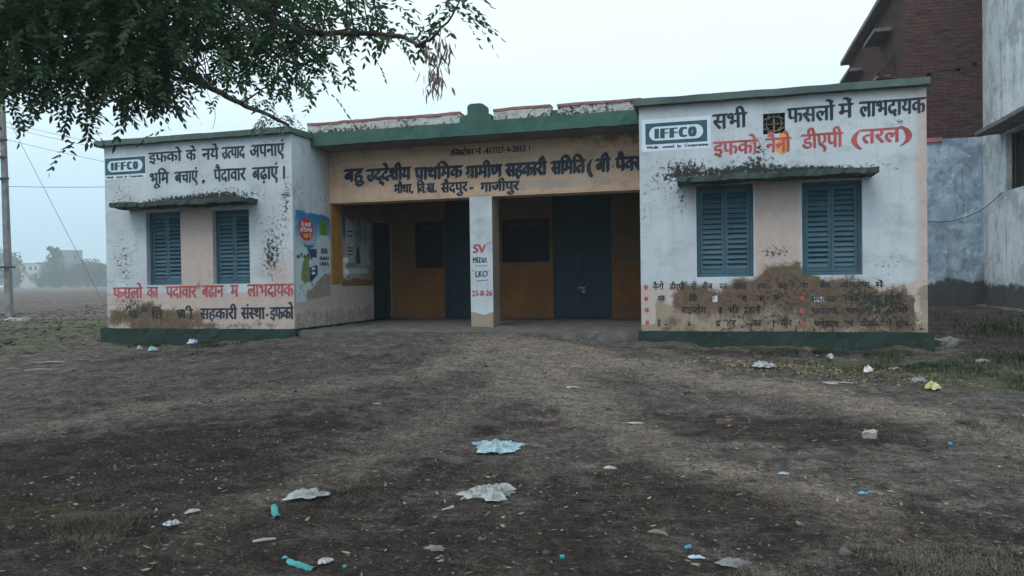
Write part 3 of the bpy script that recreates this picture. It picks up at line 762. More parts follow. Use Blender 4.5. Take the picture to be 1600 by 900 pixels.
# ------------------------------------------------------------------ lettering on the building
WORDS = [
('L1','इफको',-9.730,-9.019,3.118,2.975),
('L1','के',-8.946,-8.721,3.120,2.971),
('L1','नये',-8.616,-8.257,3.121,2.967),
('L1','उ[त]पाद',-8.209,-7.740,3.123,2.963),
('L1','अपनाएं',-7.651,-6.968,3.125,2.957),
('L2','भूिम',-9.715,-9.296,2.753,2.595),
('L2','बचाएं',-9.188,-8.690,2.750,2.588),
('L2',',',-8.624,-8.559,2.748,2.583),
('L2','पैदावार',-8.379,-7.729,2.745,2.577),
('L2','बढ़ाएं',-7.612,-7.093,2.741,2.568),
('L2','।',-7.013,-6.970,2.739,2.563),
('L3','फसलो',-10.569,-9.912,0.730,0.553),
('L3','का',-9.826,-9.575,0.735,0.556),
('L3','पदावार',-9.422,-8.769,0.741,0.558),
('L3','बढान',-8.670,-8.220,0.747,0.561),
('L3','म',-8.085,-7.918,0.751,0.563),
('L3','लाभदायक',-7.750,-6.845,0.758,0.566),
('L4','णक',-10.208,-10.034,0.319,0.173),
('L4','े',-9.964,-9.826,0.322,0.174),
('L4','ित',-9.740,-9.476,0.326,0.175),
('L4','णप',-9.212,-9.011,0.333,0.177),
('L4','ी',-9.011,-8.845,0.336,0.178),
('L4','सहकारी',-8.712,-7.949,0.344,0.181),
('L4','सं[स]था',-7.885,-7.403,0.354,0.183),
('L4','-',-7.396,-7.340,0.358,0.185),
('L4','इफको',-7.318,-6.850,0.362,0.186),
('R0','रिजसटेशन',-4.466,-4.020,3.065,2.981),
('R0','नं',-4.003,-3.884,3.067,2.981),
('R0','-417/27-4-2012',-3.862,-3.086,3.072,2.982),
('R0','।',-3.031,-3.014,3.075,2.983),
('T1','बहु',-6.543,-6.131,2.824,2.632),
('T1','उद्देशीय',-6.095,-5.200,2.806,2.617),
('T1','प~ाथिमक',-5.154,-4.224,2.781,2.598),
('T1','ग~ामीण',-4.191,-3.501,2.759,2.580),
('T1','सहकारी',-3.469,-2.715,2.761,2.571),
('T1','सिमित',-2.663,-2.056,2.761,2.570),
('T1','(',-2.046,-1.925,2.761,2.570),
('T1','बी',-1.905,-1.634,2.761,2.569),
('T1','-',-1.628,-1.588,2.761,2.569),
('T1','पै[क]स',-1.574,-1.053,2.761,2.569),
('T2','मौधा,',-5.555,-5.170,2.505,2.371),
('T2','िव.ख.',-5.112,-4.728,2.498,2.360),
('T2','सैदपुर',-4.655,-4.140,2.490,2.347),
('T2','-',-4.118,-4.040,2.485,2.339),
('T2','गाजीपुर',-3.920,-3.205,2.464,2.329),
('A1','सभी',-0.008,0.470,3.101,2.921),
('A1','फसलों',0.999,1.626,3.113,2.940),
('A1','में',1.660,1.861,3.125,2.960),
('A1','लाभदायक',1.923,2.754,3.132,2.956),
('A2','इफको',-0.003,0.617,2.710,2.540),
('A2','नैनो',0.708,1.054,2.716,2.537),
('A2','डीएपी',1.178,1.729,2.741,2.566),
('A2','(',1.825,1.968,2.752,2.578),
('A2','तरल',1.953,2.441,2.760,2.587),
('A2',')',2.414,2.583,2.767,2.595),
('B1','नैनो',-0.884,-0.716,0.694,0.607),
('B1','डीएपी',-0.637,-0.419,0.692,0.608),
('B1','से',-0.326,-0.257,0.690,0.608),
('B1','बीज',-0.180,-0.027,0.689,0.609),
('B1','का',0.066,0.171,0.687,0.609),
('B1','शोधन',0.260,0.430,0.686,0.609),
('B1','तथा',0.571,0.718,0.683,0.610),
('B1','जड़',0.863,0.974,0.682,0.610),
('B1','ने',1.015,1.083,0.681,0.610),
('B2','कव',-0.811,-0.703,0.515,0.435),
('B2','िविध',-0.365,-0.247,0.513,0.435),
('B2','से',-0.036,0.031,0.512,0.434),
('B2','म',0.365,0.443,0.511,0.434),
('B2','पर',0.576,0.692,0.510,0.434),
('B2','उगी',0.799,0.934,0.510,0.433),
('B3','राइजोम',-0.470,-0.118,0.349,0.261),
('B3','का',0.041,0.102,0.348,0.260),
('B3','भी',0.185,0.318,0.348,0.259),
('B3','होता है',0.399,0.627,0.347,0.258),
('B4','िर',-0.815,-0.770,0.143,0.064),
('B4','-',-0.725,-0.680,0.144,0.065),
('B4','के',-0.383,-0.336,0.149,0.068),
('B4','का',-0.004,0.080,0.153,0.072),
('B4','हर',0.154,0.290,0.156,0.074),
('B4','-',0.418,0.460,0.158,0.076),
('B4','कर',0.510,0.636,0.160,0.077),
('B4','ा',0.782,0.817,0.163,0.080),
('B4','वीर',0.886,1.045,0.165,0.081),
('B5','पर',1.152,1.265,0.685,0.613),
('B5','बीज',1.402,1.543,0.685,0.613),
('B5','अंकुरण',1.663,2.053,0.684,0.613),
('B5','में',2.109,2.218,0.684,0.613),
('B6','दसपत',1.293,1.461,0.499,0.423),
('B6','तत',1.495,1.602,0.500,0.424),
('B6','गित',1.761,1.886,0.500,0.426),
('B6','में',2.010,2.090,0.500,0.428),
('B6','कमी',2.217,2.448,0.501,0.430),
('B7','उवरक',1.319,1.638,0.332,0.257),
('B7','लागत',1.746,1.998,0.332,0.258),
('B7','में',2.106,2.180,0.332,0.258),
('B7','कमी',2.280,2.516,0.332,0.259),
('B8','भण्डारण',1.324,1.649,0.152,0.073),
('B8','एवं',1.718,1.840,0.152,0.074),
('B8','पिरमािजत',1.909,2.195,0.153,0.076),
('B8','में',2.234,2.320,0.153,0.077),
('B8','सुगम',2.356,2.528,0.153,0.078),
]
def rows(*tags): return [w[1:] for w in WORDS if w[0] in tags]
Y0 = -.003
letters('lettering', rows('L1', 'L2'), Y0, M['k'], bld, .020, .55, grow=1.22, seed=1)
letters('lettering', rows('L3'), Y0, M['r'], bld, .020, .4, grow=1.08, seed=2)
letters('lettering', [r for r in rows('L4') if r[1] > -8.8], Y0 - .001, M['k'], bld, .021, .5, grow=1.12, seed=3)
letters('lettering', [r for r in rows('L4') if r[1] < -8.8], Y0 - .001, M['k2'], bld, .020, .5, seed=4)
letters('lettering', rows('R0'), 1.25 - .003, M['k0'], bld, .012, .4, grow=1.12, seed=5, wob=.003)
letters('lettering', rows('T1'), 1.243 - .003, M['k'], bld, .036, .75, grow=1.14, seed=6, taps=7)
letters('lettering', rows('T2'), 1.243 - .003, M['k'], bld, .024, .7, grow=1.14, seed=7)
letters('lettering', rows('A1'), Y0, M['k'], bld, .020, .5, grow=1.16, seed=8)
letters('lettering', rows('A2'), Y0, M['r'], bld, .019, .5, grow=1.12, seed=9)
B = rows('B1', 'B2', 'B3', 'B4', 'B5', 'B6', 'B7', 'B8')
letters('lettering', [r for r in B if -.5 < r[1] < 1.1 and r[3] < .66], Y0, M['k3'], bld, .008, .4, wob=.003, seed=10)
letters('lettering', [r for r in B if not (-.5 < r[1] < 1.1 and r[3] < .66)], Y0, M['k2'], bld, .009, .4, wob=.003, seed=11)
m = MB()
for q, (a, b) in enumerate(((-.978, .647), (-.974, .475), (-.967, .306), (-.962, .124))): disc(m, a, b, .030, .034, Y0, 20, .3, seed=q)
m.build('bullet_dots', M['r'], bld)
m = MB()
for q, (a, b) in enumerate(((1.178, .471), (1.169, .289), (1.174, .115))): disc(m, a, b, .032, .034, Y0, 20, .3, seed=q + 7)
m.build('bullet_dots', M['r2'], bld)
m = MB(); m.box(.90, -.0022, 2.52, 1.01, -.0005, 2.79); disc(m, .93, 2.60, .09, .10, -.0024, 18, .3); m.build('ochre_patch', M['ochre'], bld)
m = MB(); m.box(-.03, -.0022, .425, .035, -.0006, .515); m.box(1.335, -.0022, .42, 1.455, -.0006, .50); m.build('bare_patch', M['logoback'], bld)
# pillar scrawl
yp = 1.238 - .003
letters('lettering', [('SV', -4.069, -3.823, 1.401, 1.258)], yp, M['r'], bld, .024, .5, latin=True)
letters('lettering', [('23-8-26', -4.10, -3.72, .600, .508)], yp, M['r'], bld, .012, .5, latin=True)
sc_ = [('MEDIA', -4.072, -3.804, 1.178, 1.088), ('LKO', -4.03, -3.80, .945, .845)]
o = letters('lettering', sc_, yp, M['k2'], bld, .008, .5, latin=True)
m = MB()
for pts in ([(-4.06, 1.034), (-3.804, 1.030)], [(-4.0, .771), (-3.801, .783)], [(-3.80, 1.435), (-3.80, 1.405)], [(-3.765, 1.438), (-3.765, 1.408)], [(-4.065, .96), (-4.07, .93)], [(-3.775, .965), (-3.775, .935)]):
    m.tube([(a, yp, b) for a, b in pts], .004, 4)
m.build('pen_strokes', M['k2'], bld)

# painted logo panels: teal rectangle, white rounded window, letters
def oval(cx, cz, w, h, n=10):
    r = h / 2; P = []
    for i in range(n + 1): a = -math.pi / 2 + math.pi * i / n; P.append((cx + w / 2 - r + r * math.cos(a), cz + r * math.sin(a)))
    for i in range(n + 1): a = math.pi / 2 + math.pi * i / n; P.append((cx - w / 2 + r + r * math.cos(a), cz + r * math.sin(a)))
    return P
def logo(x0, z0, x1, z1, cap0, cap1, capz, pad):
    y = -.002
    m = MB(); m.add([(x0 - pad[0], y, z0 - pad[1]), (x1 + pad[2], y, z0 - pad[1]), (x1 + pad[2], y, z1 + pad[3]), (x0 - pad[0], y, z1 + pad[3])], [(0, 1, 2, 3)])
    p = m.build('logo_panel', M['logoback'], bld)
    m = MB(); m.add([(x0, y - .001, z0), (x1, y - .001, z0), (x1, y - .001, z1), (x0, y - .001, z1)], [(0, 1, 2, 3)]); m.build('logo_ground', M['logo'], p)
    cx, cz, w, h = (x0 + x1) / 2, (z0 + z1) / 2, (x1 - x0) * .875, (z1 - z0) * .66
    P = oval(cx, cz, w, h); m = MB(); m.add([(a, y - .002, b) for a, b in P], [tuple(range(len(P)))]); m.build('logo_oval', M['logoback'], p)
    hh = h * .70; bw = .046
    lx = cx - w * .40; segs = w * .80 / 4.72
    mb = letters('logo_lettering', [('I', lx, lx + segs * .50, cz + hh / 2, cz - hh / 2)] + [(c, lx + segs * (.62 + i * 1.02), lx + segs * (.62 + i * 1.02 + .93), cz + hh / 2, cz - hh / 2) for i, c in enumerate('FFCO')], y - .003, M['logo'], p, bw, .0, latin=True, wob=.002, taps=9)
    letters('caption_lettering', [('Wholly', cap0, cap0 + (cap1 - cap0) * .20, capz + .028, capz - .012), ('owned', cap0 + (cap1 - cap0) * .26, cap0 + (cap1 - cap0) * .45, capz + .028, capz - .012), ('by', cap0 + (cap1 - cap0) * .50, cap0 + (cap1 - cap0) * .57, capz + .028, capz - .012), ('Cooperatives', cap0 + (cap1 - cap0) * .62, cap1, capz + .028, capz - .012)], y - .001, M['k0'], p, .008, .4, latin=True, wob=.003)
logo(-10.680, 2.782, -9.803, 3.088, -10.655, -9.85, 2.735, (.01, .08, .015, .015))
logo(-.960, 2.739, -.081, 3.047, -.945, -.065, 2.690, (.05, .10, .05, .06))

# ================================================================== THINGS ON THE PORCH WALLS
def flat_mat(name, c, c2=None, rough=.6): return plain_mat(name, c, c2 or tuple(x * .8 for x in c), scale=9, rough=rough, bump=.06)
for x0, x1, z0, z1, lab, txt in ((-6.27, -5.62, 1.05, 2.06, 'narrow tall blackboard beside the half-hidden blue porch door', [('सूचना', .24, .75)]), (-4.31, -3.285, 1.14, 2.045, 'wide blackboard beside the padlocked blue porch door', [('सदस्य', .18, .40), ('सूची', .46, .80)])):
    t = thing('blackboard', lab, 'blackboard', (x0, 3.92, z0), group='blackboards on the porch wall')
    m = MB(); m.box(.03, -.012, .03, x1 - x0 - .03, -.001, z1 - z0 - .03); m.build('board', M['board'], t)
    m = MB(); w, h = x1 - x0, z1 - z0
    m.box(0, -.02, 0, w, -.001, .03); m.box(0, -.02, h - .03, w, -.001, h); m.box(0, -.0195, .03, .03, -.001, h - .03); m.box(w - .03, -.0195, .03, w, -.001, h - .03); m.build('frame', M['frame'], t)
    o = letters('lettering', [(s, w * a, w * b, h - .10, h - .17) for s, a, b in txt], -.013, flat_mat('chalk_' + str(int(x0 * -100)), (.05, .056, .06)), t, .008)

def poster(name, label, y0, z0, w, h, x):
    t = thing(name, label, 'poster', (x, y0, z0), rotz=R(90), group='torn posters on the porch side wall')
    return t
def poly(m, P, y, mi=0): m.add([(a, y, b) for a, b in P], [tuple(range(len(P)))], mi)
PX = LX1 + .004
# first poster: blue sky, bottles, red seal.  local x runs into the porch (world +y), local z up, front faces local -y (world +x)
t = poster('poster', 'blue poster with red seal and bottles, torn at its foot', .05, .44, 1.2, 1.6, PX)
W_, H_ = 1.19, 1.60
def ragged(P, amp, seed, n=6):
    rr = random.Random(seed); out = []
    for i in range(len(P)):
        a, b = P[i], P[(i + 1) % len(P)]
        for k in range(n):
            q = k / n; out.append((a[0] + (b[0] - a[0]) * q + rr.uniform(-amp, amp), a[1] + (b[1] - a[1]) * q + rr.uniform(-amp, amp)))
    return out
pm = NT('poster_sky', .5, .3); sp = pm.n('ShaderNodeSeparateXYZ'); pm.t.links.new(pm.pos(), sp.inputs[0])
g_ = pm.step(sp.outputs[2], .75, 1.5)
cl = pm.step(pm.noise(3.2, 5), .48, .66)
c_ = pm.mix(g_, (.44, .56, .58), (.025, .16, .35)); c_ = pm.mix(pm.math('MULTIPLY', cl, .6), c_, (.46, .56, .62)); pm.col(c_)
m = MB(); top = [(1.19, .52), (1.19, 1.52), (.95, 1.56), (.55, 1.57), (.40, 1.545), (.25, 1.59), (.02, 1.58), (0, .0), (.33, .02), (.36, .20), (.55, .24), (.66, .34), (.86, .44), (1.0, .50)]
poly(m, ragged(top, .008, 3, 4), -.001); m.build('poster_sheet', pm.m, t)
def pp(name, P, c, y, c2=None):
    m = MB(); poly(m, P, y); return m.build(name, flat_mat('print_' + name, c, c2), t)
pp('hill', ragged([(.16, .42), (.28, .33), (.42, .36), (.50, .32), (.60, .42), (.60, .70), (.50, .80), (.34, .78), (.24, .70)], .012, 2, 3), (.20, .27, .10), -.002, (.10, .16, .06))
m = MB()
for q in range(5): disc(m, .09 + .105 * q, .79 + .03 * (q % 2), .045, .04, -.0022 - .0001 * q, 9, .9, seed=q)
m.build('printed_trees', flat_mat('print_trees', (.06, .13, .10)), t)
m = MB(); P = []
for i in range(44): a = 2 * math.pi * i / 44; r = 1 if i % 2 else .87; P.append((.36 + .255 * r * math.cos(a), 1.27 + .215 * r * math.sin(a)))
poly(m, P, -.0024); m.build('red_seal', flat_mat('print_seal', (.46, .05, .04)), t)
sealw = flat_mat('print_white', (.62, .66, .68))
letters('seal_lettering', [('के', .20, .28, 1.375, 1.315), ('बाजी', .31, .52, 1.375, 1.315), ('हिरतमय', .16, .56, 1.285, 1.225)], -.0028, sealw, t, .012, taps=3)
letters('seal_lettering', [('600', .27, .42, 1.185, 1.125), ('में', .44, .52, 1.185, 1.125)], -.0028, flat_mat('print_yellow', (.62, .55, .22)), t, .010, latin=False, taps=3)
pp('bottle_cap', [(.80, 1.20), (1.08, 1.20), (1.08, 1.46), (.80, 1.46)], (.10, .25, .04), -.0024, (.06, .17, .03))
pp('white_bottle', [(.72, .52), (1.16, .60), (1.17, 1.10), (1.08, 1.19), (.80, 1.19), (.70, 1.08)], (.50, .56, .58), -.0023)
letters('bottle_lettering', [('NANO', .80, 1.13, .81, .745), ('UREA', .80, 1.13, .71, .645)], -.0028, M['k'], t, .016, .2, latin=True, taps=3)
pp('bottle_band', [(.84, .86), (1.08, .86), (1.08, .96), (.84, .96)], (.09, .14, .18), -.0027)
m = MB()
for P in ([(.27, 1.00), (.62, 1.00), (.60, .965), (.50, .95), (.48, .88), (.40, .88), (.38, .95), (.30, .965)], [(.24, 1.03), (.38, 1.02), (.38, 1.01), (.24, 1.015)], [(.52, 1.02), (.67, 1.04), (.67, 1.03), (.52, 1.01)], [(.42, .875), (.47, .875), (.46, .82), (.43, .82)]): poly(m, P, -.0025)
m.build('printed_drone', flat_mat('print_drone', (.04, .16, .22)), t)
pp('blue_bottle', [(.46, .34), (.72, .48), (.72, .66), (.46, .60)], (.025, .05, .14), -.0026)
pp('bottle_shoulder', [(.43, .605), (.74, .665), (.73, .74), (.68, .78), (.50, .78), (.44, .72)], (.50, .56, .60), -.0025)
pp('blue_cap', [(.46, .785), (.70, .785), (.70, .935), (.46, .935)], (.025, .06, .17), -.0024)
m = MB(); [poly(m, [(.52, b), (.64, b + .01), (.64, b + .05), (.52, b + .05)], -.003) for b in (.56, .48)]; m.build('bottle_label', sealw, t)
m = MB(); rr = random.Random(8)
for q in range(34):
    a, b = rr.uniform(.02, .98), rr.uniform(.10, .62); s_ = rr.uniform(.012, .05)
    if b > .22 + .40 * a: continue
    poly(m, ragged([(a, b), (a + s_, b - s_ * .4), (a + s_ * 1.2, b + s_ * 1.5), (a + s_ * .2, b + s_ * 1.1)], .006, q, 2), -.0031 - .00003 * q)
m.build('torn_scraps', flat_mat('print_scraps', (.44, .47, .47), (.10, .12, .12)), t)
m = MB(); poly(m, ragged([(.36, .06), (.60, .04), (1.15, .10), (1.18, .50), (.98, .49), (.84, .43), (.64, .33), (.40, .22)], .02, 12, 5), -.0006); m.build('glue_patch', plain_mat('dry_glue', (.30, .25, .21), (.20, .17, .145), scale=24), t)
# second poster: grey, peeling
t = poster('poster', 'grey sun-bleached poster of packages, peeling beside the dark side door', 1.68, .80, 1.24, 1.24, LX1 + .006)
pm2 = NT('poster_faded', .6, .2); n1 = pm2.noise(5, 6); n2 = pm2.noise(14, 6, vec=pm2.map((1, 1, 3)))
c_ = pm2.mix(pm2.step(n1, .35, .65), (.15, .20, .22), (.34, .38, .38)); c_ = pm2.mix(pm2.step(n2, .5, .62, 0, .7), c_, (.05, .06, .065)); pm2.col(c_)
m = MB(); poly(m, ragged([(0, .08), (.05, .0), (.5, .06), (1.2, .02), (1.24, .1), (1.24, 1.2), (.9, 1.23), (.4, 1.2), (.02, 1.24)], .012, 5, 4), -.001); m.build('poster_sheet', pm2.m, t)
def pp2(name, P, c, y): m = MB(); poly(m, ragged(P, .006, len(name), 3), y); m.build(name, flat_mat('print2_' + name, c), t)
pp2('blue_corner', [(.01, .85), (.14, .85), (.15, 1.22), (.01, 1.23)], (.05, .12, .22), -.002)
pp2('printed_package', [(.12, .38), (.48, .36), (.48, 1.12), (.14, 1.15)], (.38, .40, .39), -.0022)
pp2('printed_box', [(.78, .32), (1.12, .32), (1.12, .72), (.78, .72)], (.36, .38, .37), -.0022)
pp2('printed_figure', [(.56, .34), (.72, .34), (.72, .60), (.66, .70), (.58, .62)], (.04, .045, .05), -.0023)
m = MB(); [poly(m, [(.20, b), (.45, b + .005), (.45, b + .03), (.20, b + .025)], -.0028) for b in (.50, .57, .63, .86, .95)]; m.build('printed_lines', flat_mat('print2_lines', (.05, .06, .06)), t)
pp2('torn_strip', [(.02, .12), (1.1, .16), (1.12, .24), (.5, .26), (.02, .22)], (.46, .50, .49), -.0024)
# curled torn edge standing off the wall
m = MB(); V = []; F = []
for i in range(9):
    for k in range(4): V.append((.02 + .035 * k + .01 * math.sin(i), -.004 - .022 * k * math.sin(i * .7) ** 2, .05 + .05 * i))
for i in range(8):
    for k in range(3): F.append((i * 4 + k, i * 4 + k + 1, i * 4 + k + 5, i * 4 + k + 4))
m.add(V, F); m.build('curled_edge', flat_mat('print2_curl', (.5, .54, .54)), t, smooth=True)
_to.hide_render = True
bpy.data.objects.remove(_to, do_unlink=True)

